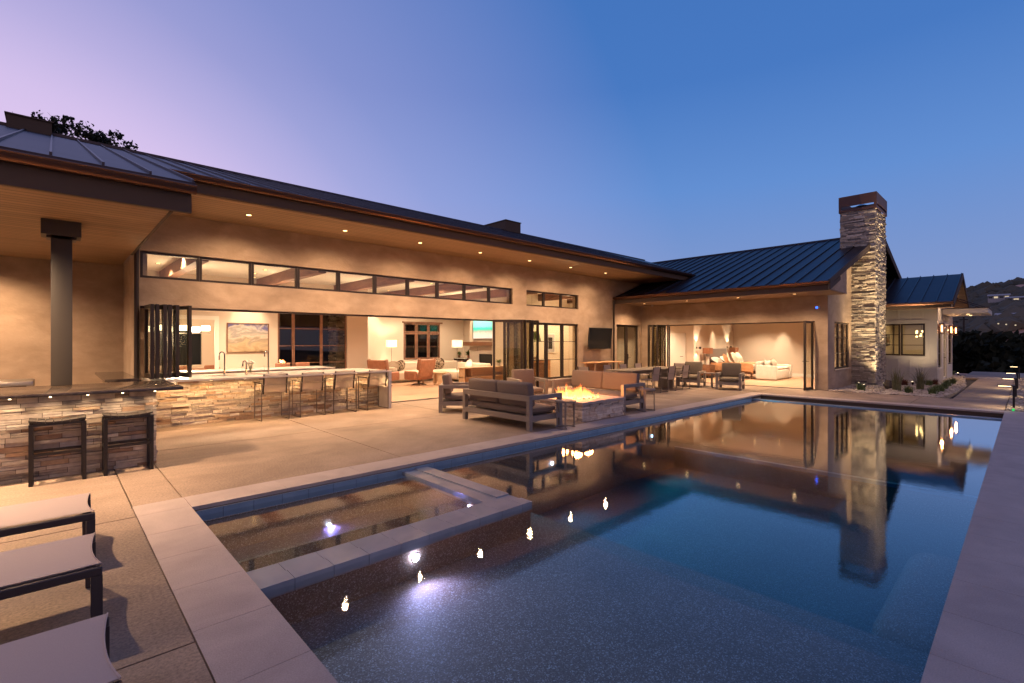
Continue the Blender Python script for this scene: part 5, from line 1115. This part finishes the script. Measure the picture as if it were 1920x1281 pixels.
def lounge_seat(name, loc, rz_, width, ncush, lab, cat, group=None, cush='taupe_cushion', D=.95, armz=.66, backz=.88):
    """deep seat with a square-section frame; faces local +X, width along Y"""
    o = thing(name, loc, lab, cat, group, rz_); q = .085; h = width / 2; F = 'taupe_frame'
    for s_ in (-1, 1):
        y0, y1 = sorted((s_ * h, s_ * (h - q)))
        for x0 in (-D / 2, D / 2 - q): m = MB(); m.box(x0, x0 + q, y0, y1, 0, armz - q); m.build('leg', F, o, local=True)
        m = MB(); m.rbox(-D / 2, D / 2, y0, y1, armz - q + .001, armz, .004, 1); m.build('armrest', F, o, local=True)
        m = MB(); m.box(-D / 2 + q, D / 2 - q, y0 + .002, y1 - .002, .17, .27); m.build('side_rail', F, o, local=True)
    m = MB(); m.box(-D / 2 + .001, -D / 2 + q, -h + q, h - q, armz - q - .02, armz - .002); m.build('back_rail', F, o, local=True)
    m = MB(); m.box(-D / 2 + .002, -D / 2 + q, -h + q, h - q, .17, .27); m.box(D / 2 - q, D / 2 - .002, -h + q, h - q, .17, .27)
    m.box(-D / 2 + q, D / 2 - q, -h + q, h - q, .235, .255); m.build('seat_frame', F, o, local=True)
    cw = (2 * h - 2 * q - .02) / ncush
    for i in range(ncush):
        a = -h + q + .01 + i * cw
        m4 = Matrix.Translation((-D / 2 + .12, 0, .42)) @ Matrix.Rotation(R(-8), 4, 'Y'); m = MB(); m.rbox(0, .17, a + .004, a + cw - .004, 0, backz - .41, .045, 3, .0, m=m4); m.build('back_cushion', cush, o, local=True)
    m = MB(); m.rbox(-D / 2 + q + .01, D / 2 - .01, -h + q + .005, h - q - .005, .27, .43, .045, 3, .012); sc_ = m.build('seat_cushion', cush, o, local=True)
    m = MB(); xa, xb, ya, yb = -D / 2 + q + .012, D / 2 - .004, -h + q + .006, h - q - .006
    for zz in (.305, .395): m.tube([(xa + .03, ya, zz), (xb - .03, ya, zz), (xb, ya + .03, zz), (xb, yb - .03, zz), (xb - .03, yb, zz), (xa + .03, yb, zz), (xa, yb - .03, zz), (xa, ya + .03, zz)], .006, 6, closed=True)
    m.build('piping', cush, sc_, local=True)
    return o
lounge_seat('outdoor_sofa', (7.02, 7.48, 0), 0, 2.06, 2, 'grey framed outdoor sofa seen from behind in front of the fire pit', 'sofa', 'outdoor sofas round the fire pit')
lounge_seat('outdoor_sofa', (10.38, 7.75, 0), math.pi, 2.30, 2, 'grey framed outdoor sofa facing the flames beyond the fire pit', 'sofa', 'outdoor sofas round the fire pit')
lounge_seat('outdoor_armchair', (7.32, 9.62, 0), R(-42), .86, 1, 'grey outdoor armchair tucked behind the near end of the sofa', 'armchair', 'outdoor armchairs round the fire pit')
lounge_seat('outdoor_armchair', (9.75, 9.70, 0), R(-112), .86, 1, 'grey outdoor armchair facing the pool from behind the flames', 'armchair', 'outdoor armchairs round the fire pit')
wa = lounge_seat('outdoor_armchair', (17.72, 8.78, 0), R(180 + 10), .84, 1, 'outdoor armchair left of the small table outside the bedroom', 'armchair', 'outdoor armchairs outside the bedroom', 'cushion_wing', .88, .58, .90)
again(wa, (17.62, 7.28, 0), R(180 + 14), 'outdoor armchair right of the small table outside the bedroom')
def c_table(loc, rz_, lab, first=None):
    if first: return again(first, loc, rz_, lab)
    o = thing('side_table', loc, lab, 'side table', 'small round metal side tables', rz_)
    m = MB(); m.lathe([(.21, .515), (.21, .55)], 28); m.build('tabletop', 'taupe_frame', o, local=True)
    m = MB(); pts = [(.195 * math.cos(a), .195 * math.sin(a), .02) for a in [R(-130) + R(260) * i / 14 for i in range(15)]]; m.tube(pts, .014, 6); m.build('base_ring', 'taupe_frame', o, local=True)
    for a in (R(-120), R(0), R(120)): m = MB(); m.box(.185, .20, -.02, .02, .02, .515, 0, Matrix.Rotation(a, 4, 'Z')); m.build('leg', 'taupe_frame', o, local=True)
    return o
c1 = c_table((7.32, 6.22, 0), R(100), 'round grey side table at the near corner of the front sofa')
c_table((10.55, 6.38, 0), R(80), 'round grey side table beside the arm of the far sofa', c1)
c_table((17.55, 8.02, 0), R(0), 'round grey side table between the two bedroom terrace armchairs', c1)

# fire pit
fp = thing('fire_pit', (8.86, 7.2, 0), 'square ledger stone fire pit with flames, between the two outdoor sofas', 'fire pit')
m = MB(); m.box(8.12, 9.58, 6.44, 7.96, -.02, .36); m.build('body', 'joint', fp)
m = MB(); kw = dict(hmin=.03, hmax=.065, lmin=.1, lmax=.34, dep=.04)
ledger(m, 'Y', 6.44, -1, 8.09, 9.61, 0, .36, seed=31, **kw); ledger(m, 'X', 8.12, -1, 6.41, 7.99, 0, .36, seed=32, **kw); ledger(m, 'X', 9.58, 1, 6.41, 7.99, 0, .36, seed=33, **kw); ledger(m, 'Y', 7.96, 1, 8.09, 9.61, 0, .36, seed=34, **kw)
m.build('stone_facing', 'pit_stone_lit', fp)
m = MB()
for q in [(8.06, 9.64, 6.38, 6.78), (8.06, 9.64, 7.62, 8.02), (8.06, 8.46, 6.782, 7.618), (9.24, 9.64, 6.782, 7.618)]: m.box(*q, .362, .415)
m.build('cap', 'coping', fp)
m = MB(); m.box(8.465, 9.235, 6.785, 7.615, .361, .372); m.build('burner_tray', 'black_metal', fp)
m = MB(); rd = random.Random(8)
for i in range(46): m.blob((rd.uniform(8.52, 9.18), rd.uniform(6.84, 7.56), .395), rd.uniform(.025, .06), .8, 1, .8)
m.build('lava_rock', 'rock_dark', fp)
def flame(mb, x, y, z, h, r_, rd):
    n, k = 8, 6; ph = rd.random() * 6.28; bx, by = rd.uniform(-.5, .5), rd.uniform(-.5, .5); base = len(mb.v)
    for i in range(n + 1):
        t_ = i / n; rr_ = r_ * (.35 + 1.2 * t_) * (1 - t_) ** .9 * 1.6 if i < n else .0005
        cx = x + bx * h * t_ * t_ * .5 + .02 * math.sin(ph + t_ * 7) * t_; cy_ = y + by * h * t_ * t_ * .5 + .02 * math.cos(ph + t_ * 6) * t_
        for j in range(k): a = 2 * math.pi * j / k + t_ * 2; mb.v.append((cx + rr_ * math.cos(a), cy_ + rr_ * .6 * math.sin(a), z + h * t_))
    for i in range(n):
        for j in range(k): mb.f.append((base + i * k + j, base + i * k + (j + 1) % k, base + (i + 1) * k + (j + 1) % k, base + (i + 1) * k + j)); mb.tone.append(min(.99, .02 + (i + .5) / n))
    mb.sm = True
m = MB()
for i in range(230):
    x, y = rd.uniform(8.49, 9.21), rd.uniform(6.81, 7.59); q = noise.noise(Vector((x * 4, y * 4, 2))) + .5; hh = rd.uniform(.07, .16) + max(0, q) * rd.random() ** 2 * .32; flame(m, x, y, .38, hh, rd.uniform(.014, .045), rd)
fl = m.build('flames', 'flame', fp); tag(fl, kind='stuff')
for x, y in [(8.65, 7.0), (9.05, 7.0), (8.65, 7.4), (9.05, 7.4)]: point((x, y, .58), 60, (1, .36, .10), .12)

# outdoor dining set
tb = thing('dining_table', (15.1, 9.15, 0), 'long grey outdoor dining table ringed by sling chairs', 'table')
m = MB(); m.rbox(13.5, 17.0, 8.68, 9.72, .71, .75, .006, 2); m.build('tabletop', 'cushion_wing', tb)
for x in (13.9, 16.5): m = MB(); m.box(x, x + .12, 8.9, 9.5, 0, .70); m.build('leg', 'taupe_frame', tb)
m = MB(); m.box(14.02, 16.5, 9.16, 9.24, .58, .68); m.build('beam', 'taupe_frame', tb)
dc = director('dining_chair', (14.35, 8.55, 0), 'grey sling dining chair at the near side of the outdoor table, leftmost of three', .43, .64, .86, .54, .50, 'taupe_frame', 'sling', 'chair', 'sling chairs round the outdoor table')
for x, lb in [(15.35, 'grey sling dining chair in the middle of the near side of the outdoor table'), (16.35, 'grey sling dining chair at the near side of the outdoor table, rightmost of three')]: again(dc, (x, 8.55, 0), None, lb)
for x, lb in [(14.35, 'grey sling dining chair across the outdoor table, leftmost of the far side'), (15.35, 'grey sling dining chair across the outdoor table, middle of the far side'), (16.35, 'grey sling dining chair across the outdoor table, rightmost of the far side')]: again(dc, (x, 10.0, 0), math.pi, lb)
again(dc, (17.35, 9.2, 0), R(90), 'grey sling dining chair at the bedroom end of the outdoor table')
again(dc, (13.05, 10.1, 0), R(-90), 'grey sling chair at the end of the outdoor table nearest the fire pit')
tv = thing('television', (16.0, 12.0, 1.4), 'black wall mounted television tilted down above the teak cart', 'television')
m4 = Matrix.Translation((16.02, 11.86, 1.40)) @ Matrix.Rotation(R(7), 4, 'Z') @ Matrix.Rotation(R(-5), 4, 'X') if False else Matrix.Translation((16.02, 11.80, 1.40)) @ Matrix.Rotation(R(5), 4, 'X')
m = MB(); m.rbox(-.76, .76, 0, .05, 0, .85, .008, 2, m=m4); m.build('case', 'black_metal', tv)
m = MB(); m.box(-.745, .745, -.003, .001, .02, .835, 0, m4); m.build('screen', 'tv_screen', tv)
m = MB(); m.box(15.9, 16.15, 11.84, 12.04, 1.65, 1.95); m.build('wall_mount', 'black_metal', tv)
ca = thing('teak_cart', (15.7, 11.5, 0), 'open teak serving cart with flat top below the television', 'cart')
m = MB(); m.rbox(14.75, 16.75, 11.15, 11.8, .87, .905, .008, 2); m.build('top', 'teak', ca)
for x in (14.95, 15.75, 16.5):
    for y in (11.22, 11.7): m = MB(); m.box(x, x + .05, y, y + .05, .02, .869); m.build('leg', 'light_oak', ca)
m = MB(); m.box(15.0, 16.5, 11.27, 11.70, .45, .475); m.build('shelf', 'teak', ca); m = MB(); m.box(15.0, 16.5, 11.27, 11.70, .14, .165); m.build('shelf', 'teak', ca)
m = MB(); m.box(15.01, 16.49, 11.66, 11.69, .48, .86); m.build('back_panel', 'teak', ca)

# sun loungers, foot ends showing
def lounger(loc, lab, first=None):
    if first: return again(first, loc, None, lab)
    o = thing('sun_lounger', loc, lab, 'sun lounger', 'sling sun loungers beside the pool'); wd, z, q = .70, .355, .05
    for s_ in (-1, 1): m = MB(); y0, y1 = sorted((s_ * wd / 2, s_ * (wd / 2 - q))); m.rbox(-2.0, 0, y0, y1, z - q, z, .006, 1); m.build('side_rail', 'lounge_frame', o, local=True)
    for s_ in (-1, 1):
        for x in (-q * 1.0 - .004, -1.75): m = MB(); y0, y1 = sorted((s_ * (wd / 2 - .001), s_ * (wd / 2 - q + .001))); m.box(x, x + .055, y0, y1, 0.006, z - q + .001); lg = m.build('leg', 'lounge_frame', o, local=True); m = MB(); m.box(x + .004, x + .051, y0 + .003, y1 - .003, 0, .006); m.build('foot_pad', 'black_rubber', lg, local=True)
    m = MB(); m.box(-1.3, -1.25, -wd / 2 + q, wd / 2 - q, z - q, z - .01); m.build('cross_bar', 'lounge_frame', o, local=True)
    m = MB(); n = 20; k = 10; vs = []
    for i in range(n + 1):
        for j in range(k + 1):
            v_ = -1 + 2 * j / k; y = v_ * (wd / 2 - .035); x = -2.0 + 1.995 * i / n; end = max(0, (i - n + 3) / 3)
            x -= .028 * (1 - v_ * v_) if i == n else 0
            vs.append((x, y, z + .012 - .018 * (1 - v_ * v_) * 1.0))
    m.add(vs, [(i * (k + 1) + j, (i + 1) * (k + 1) + j, (i + 1) * (k + 1) + j + 1, i * (k + 1) + j + 1) for i in range(n) for j in range(k)]); m.add([(a, b, c_ - .005) for a, b, c_ in vs], [(i * (k + 1) + j, (i + 1) * (k + 1) + j, (i + 1) * (k + 1) + j + 1, i * (k + 1) + j + 1) for i in range(n) for j in range(k)])
    m.sm = True; sl = m.build('sling', 'lounge_sling', o, local=True)
    m = MB(); m.tube([(-.006 - .028 * (1 - v_ * v_), v_ * (wd / 2 - .035), z + .014 - .018 * (1 - v_ * v_)) for v_ in [-1 + 2 * j / 10 for j in range(11)]], .004, 5); m.build('hem', 'lounge_sling', sl, local=True)
    return o
g1 = lounger((.24, 5.36, 0), 'taupe sling sun lounger nearest the outdoor bar')
lounger((.215, 4.14, 0), 'taupe sling sun lounger between the two others', g1); lounger((.20, 2.78, 0), 'taupe sling sun lounger at the bottom corner nearest the pool viewer', g1)

# ================================================================ POOL LIGHTS
PC = (.70, .58, 1)
def pool_light(x, y, z, ax, w_, lab, cone=150, r_=.035, col=(.70, .58, 1)):
    o = thing('pool_light', (x, y, z), lab, 'pool light', 'round underwater pool lights'); m4 = Matrix.Translation((x, y, z)) @ Vector(ax).to_track_quat('Z', 'Y').to_matrix().to_4x4()
    m = MB(); m.lathe([(r_, -.005), (r_ * .9, .006)], 16); m.v = [tuple(m4 @ Vector(p)) for p in m.v]; m.build('lens', 'lamp_pool', o)
    m = MB(); m.tube([m4 @ Vector((r_ * 1.2 * math.cos(a), r_ * 1.2 * math.sin(a), .002)) for a in [i * math.pi / 8 for i in range(16)]], .007, 6, closed=True); m.build('bezel', 'steel', o)
    spot(Vector((x, y, z)) + Vector(ax) * .05, (ax[0], ax[1], -.10), w_, cone, col, 1, .03)
pool_light(2.46, 5.875, -.56, (0, -1, 0), 190, 'violet glowing light inside the spa', 160, .03, (.55, .30, 1))
pool_light(2.36, 3.755, -.235, (0, -1, 0), 36, 'bright white light on the outer face of the spa curb', 150, .035, (.75, .52, 1))
pool_light(3.48, 4.40, -.20, (-1, 0, 0), 1.2, 'small glowing light on the inner face of the short spa curb', 150, .022)
pool_light(6.55, 5.875, -.50, (0, -1, 0), 70, 'blue white pool light on the house side wall by the front sofa', 160, .03, (.40, .62, 1))
pool_light(9.95, 5.875, -.46, (0, -1, 0), 110, 'violet pool light on the house side wall beyond the fire pit', 160, .03, (.15, .80, .95))
pool_light(15.2, 5.875, -.30, (0, -1, 0), 130, 'farthest pool light near the cover slot', 160, .03, (.12, .80, .95))

# ================================================================ SMALL EXTERIOR THINGS
o = thing('security_camera', (19.46, 4.97, 2.92), 'small security camera with blue glow high on the bedroom wall', 'camera')
m = MB(); m.tube([(19.49, 4.97, 2.95), (19.40, 4.97, 2.90)], .016, 8); m.build('bracket', 'white_paint', o); m = MB(); m.tube([(19.44, 4.97, 2.90), (19.28, 5.0, 2.88)], .038, 12); m.build('housing', 'white_paint', o); m = MB(); m.tube([(19.279, 5.0, 2.88), (19.27, 5.0, 2.879)], .034, 12); m.build('lens', 'led_blue', o)
o = thing('security_camera', (19.0, 11.2, 3.26), 'small white dome camera under the soffit at the inner corner', 'camera'); m = MB(); m.lathe([(.04, 0), (.045, -.05), (.02, -.09)], 14, (19.0, 11.2, 3.30)); m.build('dome', 'white_paint', o)
def lantern(x, y, z, axis, lab):
    o = thing('wall_lantern', (x, y, z), lab, 'lantern', 'wall lanterns on the white wing'); dx, dy = (-.09, 0) if axis == 'X' else (0, -.09)
    m = MB(); m.box(x - .05 if axis == 'Y' else x - .02, x + .05 if axis == 'Y' else x, y - .02 if axis == 'Y' else y - .05, y if axis == 'Y' else y + .05, z - .14, z + .2); m.build('back_plate', 'gutter_copper', o)
    cx, cy_ = x + dx * 1.4, y + dy * 1.4; m = MB(); m.box(cx - .075, cx + .075, cy_ - .075, cy_ + .075, z + .22, z + .25); m.box(cx - .075, cx + .075, cy_ - .075, cy_ + .075, z - .20, z - .17)
    for a in (-1, 1):
        for b in (-1, 1): m.box(cx + a * .07 - .006, cx + a * .07 + .006, cy_ + b * .07 - .006, cy_ + b * .07 + .006, z - .17, z + .22)
    m.build('cage', 'gutter_copper', o); m = MB(); m.tube([(cx, cy_, z - .10), (cx, cy_, z + .16)], .022, 10); m.build('bulb', 'lamp_sconce', o)
    point((cx, cy_ - .0, z + .03), 45, (1, .50, .22), .03)
lantern(26.08, BY, 2.20, 'Y', 'copper wall lantern at the near corner of the white wing'); lantern(29.7, BY, 2.20, 'Y', 'copper wall lantern beside the door of the white wing'); lantern(31.75, BY, 2.20, 'Y', 'copper wall lantern at the far corner of the white wing')
for x in (28.2, 29.6): m = MB(); m.lathe([(.05, -.01), (.05, 0)], 14, (x, 1.7, 2.862)); m.build('downlight', 'lamp_warm', awn); spot((x, 1.7, 2.83), (0, 0, -1), 70, 130, WARM, .7, .04)
m = MB(); m.lathe([(.05, -.03), (.06, 0)], 14, (26.4, 2.15, 3.60)); m.build('gable_light', 'lamp_warm', awn)
spot((26.4, 2.15, 3.5), (0, .25, -1), 60, 120, WARM, .7, .04)
def path_light(loc, lab, first=None):
    if first: return again(first, loc, None, lab)
    o = thing('path_light', loc, lab, 'path light', 'bronze path lights along the paved walk')
    m = MB(); m.box(-.022, .022, -.022, .022, -.02, .56); m.build('post', 'bronze_dark', o, local=True); m = MB(); m.box(-.03, .03, -.03, .30, .561, .585); m.build('head', 'bronze_dark', o, local=True)
    m = MB(); m.box(-.02, .02, .05, .28, .553, .560); m.build('led', 'path_led', o, local=True); return o
pl = None
for (x, lb) in [(17.75, 'path light nearest the pool corner'), (21.3, 'second path light from the pool corner'), (25.0, 'third path light from the pool corner'), (31.5, 'farthest path light at the end of the walk')]:
    r_ = path_light((x, .22, 0), lb, pl); pl = pl or r_
    spot((x, .42, .54), (0, .25, -1), 22, 155, (1, .72, .42), .7, .03)
def uplight(x, y, aim, w_, cone, lab):
    o = thing('garden_uplight', (x, y, 0), lab, 'spotlight', 'small bronze garden spotlights'); d = Vector(aim).normalized(); p = Vector((x, y, .10))
    m = MB(); m.tube([p - d * .05, p + d * .06], .035, 12); m.build('housing', 'bronze_dark', o); m = MB(); m.tube([(x, y, -.05), (x, y, .08)], .01, 6); m.build('stake', 'bronze_dark', o)
    m = MB(); m.tube([p + d * .061, p + d * .063], .028, 12); m.build('lens', 'lamp_soft', o); spot(p + d * .08, aim, w_, cone, (1, .70, .38), 1, .03)
uplight(22.45, 3.62, (.03, .03, 1), 420, 110, 'low garden spotlight tucked against the chimney corner')
uplight(22.0, 3.25, (.08, .08, 1), 3600, 44, 'garden spotlight washing the corner of the stone chimney')
uplight(21.9, 4.30, (.12, -.02, 1), 1200, 56, 'garden spotlight at the foot of the chimney beside the gable wall')
uplight(21.2, 4.0, (.0, .22, 1), 90, 90, 'garden spotlight below the gable windows')
uplight(24.0, 3.0, (-.02, .16, 1), 1300, 56, 'garden spotlight aimed at the right face of the stone chimney')
uplight(24.9, 2.75, (.30, .12, 1), 110, 110, 'added garden spotlight brightening the white board wall')  # extra lamp, added to raise the brightness of the white wing
uplight(32.3, 2.3, (-.2, .2, 1), 20, 90, 'garden spotlight past the far end of the white wing')
def tuft(name, x, y, h_, n, mt_, lab, cat, seed, spread=.5, wd=.012, group=None):
    m = MB(); rd = random.Random(seed)
    for i in range(n):
        a = rd.random() * 6.28; l = h_ * rd.uniform(.6, 1.05); s_ = spread * rd.uniform(.1, 1); bx, by = x + rd.gauss(0, .04), y + rd.gauss(0, .04); px, py = -math.sin(a) * wd, math.cos(a) * wd; pts = []
        for q in range(4): t_ = q / 3; pts.append((bx + math.cos(a) * s_ * l * t_ * t_, by + math.sin(a) * s_ * l * t_ * t_, -.01 + l * (t_ - .25 * s_ * t_ * t_), 1 - t_ * .92))
        vs = []
        for p in pts: vs += [(p[0] - px * p[3], p[1] - py * p[3], p[2]), (p[0] + px * p[3], p[1] + py * p[3], p[2])]
        m.add(vs, [(0, 1, 3, 2), (2, 3, 5, 4), (4, 5, 7, 6)])
    o = m.build(name, mt_, None); return tag(o, lab, cat, group)
tuft('grass_clump', 21.0, 3.05, .85, 150, 'grass_blade', 'tall ornamental grass clump in front of the stone chimney', 'grass', 1, .55, .012)
tuft('grass_clump', 22.0, 2.55, .95, 190, 'grass_blade', 'fine airy grass clump in the middle of the gravel bed', 'grass', 2, .8, .007)
for i, (x, y, mt_, lb) in enumerate([(20.2, 3.9, 'plant_green', 'low green plant nearest the gable wall corner'), (20.3, 2.65, 'plant_green', 'low green plant at the front of the gravel between the grasses'), (23.7, 3.2, 'red_leaf', 'dark red shrub left of the airy grass by the white wing'), (24.2, 2.55, 'plant_green', 'green plant just right of the airy grass'), (24.9, 2.45, 'red_leaf', 'dark red shrub right of the airy grass by the white wing'), (20.5, 2.05, 'plant_green', 'nearest low green plant by the curve of the gravel bed'), (21.4, 2.10, 'plant_green', 'low green plant just behind the nearest one'), (21.7, 2.0, 'plant_green', 'low green plant in the front group of three, rightmost'), (23.0, 2.0, 'plant_green', 'round green plant midway along the curved gravel edge'), (24.6, 2.05, 'plant_green', 'green plant in the row in front of the white corner, middle one'), (26.0, 2.0, 'plant_green', 'green plant at the white wing corner'), (33.0, 2.6, 'plant_green', 'lit plant past the far end of the white wing')]):
    tuft('garden_plant', x, y, .30, 130, mt_, lb, 'plant', 20 + i, .9, .018, 'low plants in the gravel bed')
for i, (x, y) in enumerate([(19.6, -.35), (18.3, -.55), (21.8, -.5)]): tuft('grass_clump', x, y, .75, 150, 'red_leaf' if i != 1 else 'grass_blade', ['reddish grass clump beyond the second path light', 'green grass clump at the right edge behind the nearest path light', 'tall reddish grass clump at the far right of the gravel strip'][i], 'grass', 50 + i, .6, .014)
m = MB(); m.blob((21.6, 3.35, .12), .16, 1.3, 2, .5); tag(m.build('garden_rock', 'rock_dark'), 'pointed dark stone in the gravel below the white wing window', 'rock')
m = MB(); m.rbox(20.9, 21.7, 3.0, 3.3, -.01, .05, .02, 2); tag(m.build('stepping_stone', 'coping'), 'flat pale stone slab lying in the gravel bed', 'stone')
m = MB(); m.box(17.1, 17.14, .20, .24, -.01, .05); o = tag(m.build('status_light', 'led_green'), 'tiny green light at the pool corner', 'light')

# ================================================================ TREES AND FAR HOUSES
def tree(x, y, z, h_, rw, seed, lab, mt_='far_leaf', n=1500, cat='tree', group='dark trees beyond the walk', leaf=.3, low=.1, bare=0):
    o = thing('oak_tree', (x, y, z), lab, cat, group); rd = random.Random(seed); tips = []
    m = MB(); th_ = h_ * .35; m.tube([(x, y, z - .4), (x + .1, y, z + th_ * .5), (x, y + .1, z + th_)], .2, 8, rr=[h_ * .035, h_ * .026, h_ * .02])
    for i in range(9):
        a = rd.random() * 6.28; l = rw * rd.uniform(.5, .95); zt = z + h_ * rd.uniform(.45, .92); e_ = (x + l * math.cos(a), y + l * math.sin(a), zt); md = (x + l * .4 * math.cos(a), y + l * .4 * math.sin(a), z + th_ + (zt - z - th_) * .5)
        m.tube([(x, y, z + th_ * .8), md, e_], .1, 5, rr=[h_ * .016, h_ * .01, h_ * .003]); tips.append(e_)
        for q in range(bare):
            a2 = rd.random() * 6.28; l2 = rd.uniform(.6, 1.6); m.tube([e_, (e_[0] + l2 * .5 * math.cos(a2), e_[1] + l2 * .5 * math.sin(a2), e_[2] + l2 * .6), (e_[0] + l2 * .7 * math.cos(a2 + .5), e_[1] + l2 * .7 * math.sin(a2 + .5), e_[2] + l2)], .02, 4, rr=[.02, .012, .005])
    m.build('trunk', 'bark', o); m = MB()
    cl_ = [(x + rw * .75 * rd.gauss(0, .5), y + rw * .75 * rd.gauss(0, .5), z + h_ * (low + (1 - low) * rd.random() ** .8), rw * (rd.uniform(.18, .36) if mt_ == 'far_leaf' else rd.uniform(.16, .30))) for _ in range(26 if mt_ == 'far_leaf' else 60)] + [(t_[0], t_[1], t_[2], rw * .3) for t_ in tips]
    for i in range(n):
        c_ = rd.choice(cl_); d = Vector((rd.gauss(0, 1), rd.gauss(0, 1), rd.gauss(0, .8))).normalized() * c_[3] * rd.random() ** .4; p = Vector(c_[:3]) + d
        if p.z > z + h_: continue
        u_ = Vector((rd.gauss(0, 1), rd.gauss(0, 1), rd.gauss(0, 1))).normalized(); v_ = u_.cross(Vector((rd.gauss(0, 1), rd.gauss(0, 1), rd.gauss(0, 1)))).normalized(); s_ = leaf * rd.uniform(.5, 1.2)
        m.add([p - u_ * s_, p + v_ * s_ * .6, p + u_ * s_, p - v_ * s_ * .6], [(0, 1, 2, 3)])
    m.build('crown', mt_, o); return o
tree(-.15, 26, -1, 11.5, .8, 3, 'dark oak with bare twigs rising behind the roof vent', 'leaf_dark', 3600, 'tree', None, .085, .6, 5)
tree(1.0, 26, -1, 11.35, 1.5, 4, 'smaller dark oak crown right of the bare-twigged one behind the roof', 'leaf_dark', 8000, 'tree', None, .085, .6, 1)
tr_pos = [(48, 3.6, 6.0, 3.0), (52, 2.2, 7.0, 3.4), (58, .9, 8.6, 4.0), (50, .2, 6.6, 3.2), (62, 4.3, 8, 3.6), (66, 2.6, 9.5, 4.4), (60, -.6, 9.6, 4.2), (70, 1.2, 10.5, 4.6), (46, -1.2, 6.0, 3.0), (74, 3.8, 10, 4.4), (56, -2.6, 8.0, 4.0), (54, 6.5, 8.0, 4.0)]
tl_ = ['dark round tree just past the far corner of the white wing', 'dark spreading tree over the end of the walk', 'tall dark tree in front of the red roofed far house', 'dark low tree right above the end of the walk', 'dark tree half hidden by the white wing lantern', 'broad dark tree behind the first row of trees', 'tallest dark tree at the right edge of the view', 'high dark tree standing behind the walk end', 'dark shrubby tree behind the path lights', 'rear dark tree just right of the awning', 'dark tree beyond the right edge of the walk', 'dark tree hidden mostly by the white wing']
for i, ((x, y, h_, rw), lb) in enumerate(zip(tr_pos, tl_)):
    z = terr(x, y) - .2; tree(x, y, z, [2.3, 1.1, 1.5, 1.4, 2.4, 1.0, 2.5, 1.3, .8, 1.1, 1.5, 2.4][i] - z, rw, 100 + i, lb, leaf=.34, n=1700, low=.02)
def far_house(x, y, w_, d_, h_, wm_, rm_, lab, nwin=4, lit=True, z=0):
    o = thing('hillside_house', (x, y, z), lab, 'house', 'houses on the far hillside')
    m = MB(); m.box(x - d_ / 2, x + d_ / 2, y - w_ / 2, y + w_ / 2, z - 6, z + h_); m.build('wall', wm_, o)
    m = MB(); m.add([(x - d_ * .6, y - w_ * .54, z + h_), (x - d_ * .6, y + w_ * .54, z + h_), (x, y + w_ * .54, z + h_ * 1.6), (x, y - w_ * .54, z + h_ * 1.6), (x + d_ * .6, y - w_ * .54, z + h_), (x + d_ * .6, y + w_ * .54, z + h_)], [(0, 1, 2, 3), (3, 2, 5, 4), (0, 3, 4), (1, 5, 2), (0, 4, 5, 1)]); m.build('roof', rm_, o)
    for i in range(nwin): yy_ = y - w_ / 2 + w_ * (i + .5) / nwin; m = MB(); m.box(x - d_ / 2 - .05, x - d_ / 2 + .01, yy_ - w_ * .09, yy_ + w_ * .09, z + h_ * .35, z + h_ * .8); m.build('window', 'lamp_far' if (lit and i % 2 == 0) else 'black_gloss', o)
far_house(128, 5.2, 8, 6, 1.5, 'far_white', 'red_roof', 'white house with red roof at the foot of the far hill', 4, True, .5)
far_house(128, 10.4, 3.0, 5, 1.2, 'far_white', 'black_metal', 'small white gabled house left of the red roofed one', 2, False, .6)
far_house(165, 3.3, 3.6, 5, 1.2, 'far_white', 'far_white', 'white house with lit terrace midway up the far hill', 5, True, 6.6)
far_house(190, 5.2, 4.2, 5, 1.0, 'far_white', 'far_white', 'pale flat house higher on the far hill', 4, True, 13.2)
far_house(185, 1.2, 5.0, 5, .9, 'far_white', 'far_white', 'pale lit house at the right of the far hill', 4, True, 12.2)
for i, y in enumerate([1.6, 3.0, 4.2]): m = MB(); m.blob((150, y, 5.2 + .2 * i), .16, 1, 1, 0); tag(m.build('hillside_light', 'lamp_far'), ['rightmost small light below the white hillside house', 'middle small light below the white hillside house', 'leftmost small light below the white hillside house'][i], 'light')
m = MB(); m.tube([(120, 7.8, -8), (120, 7.8, 6.2)], .15, 6); m.box(119.95, 120.05, 7.2, 8.4, 5.6, 5.75); tag(m.build('utility_pole', 'bark'), 'thin utility pole on the valley floor right of the white wing', 'pole')
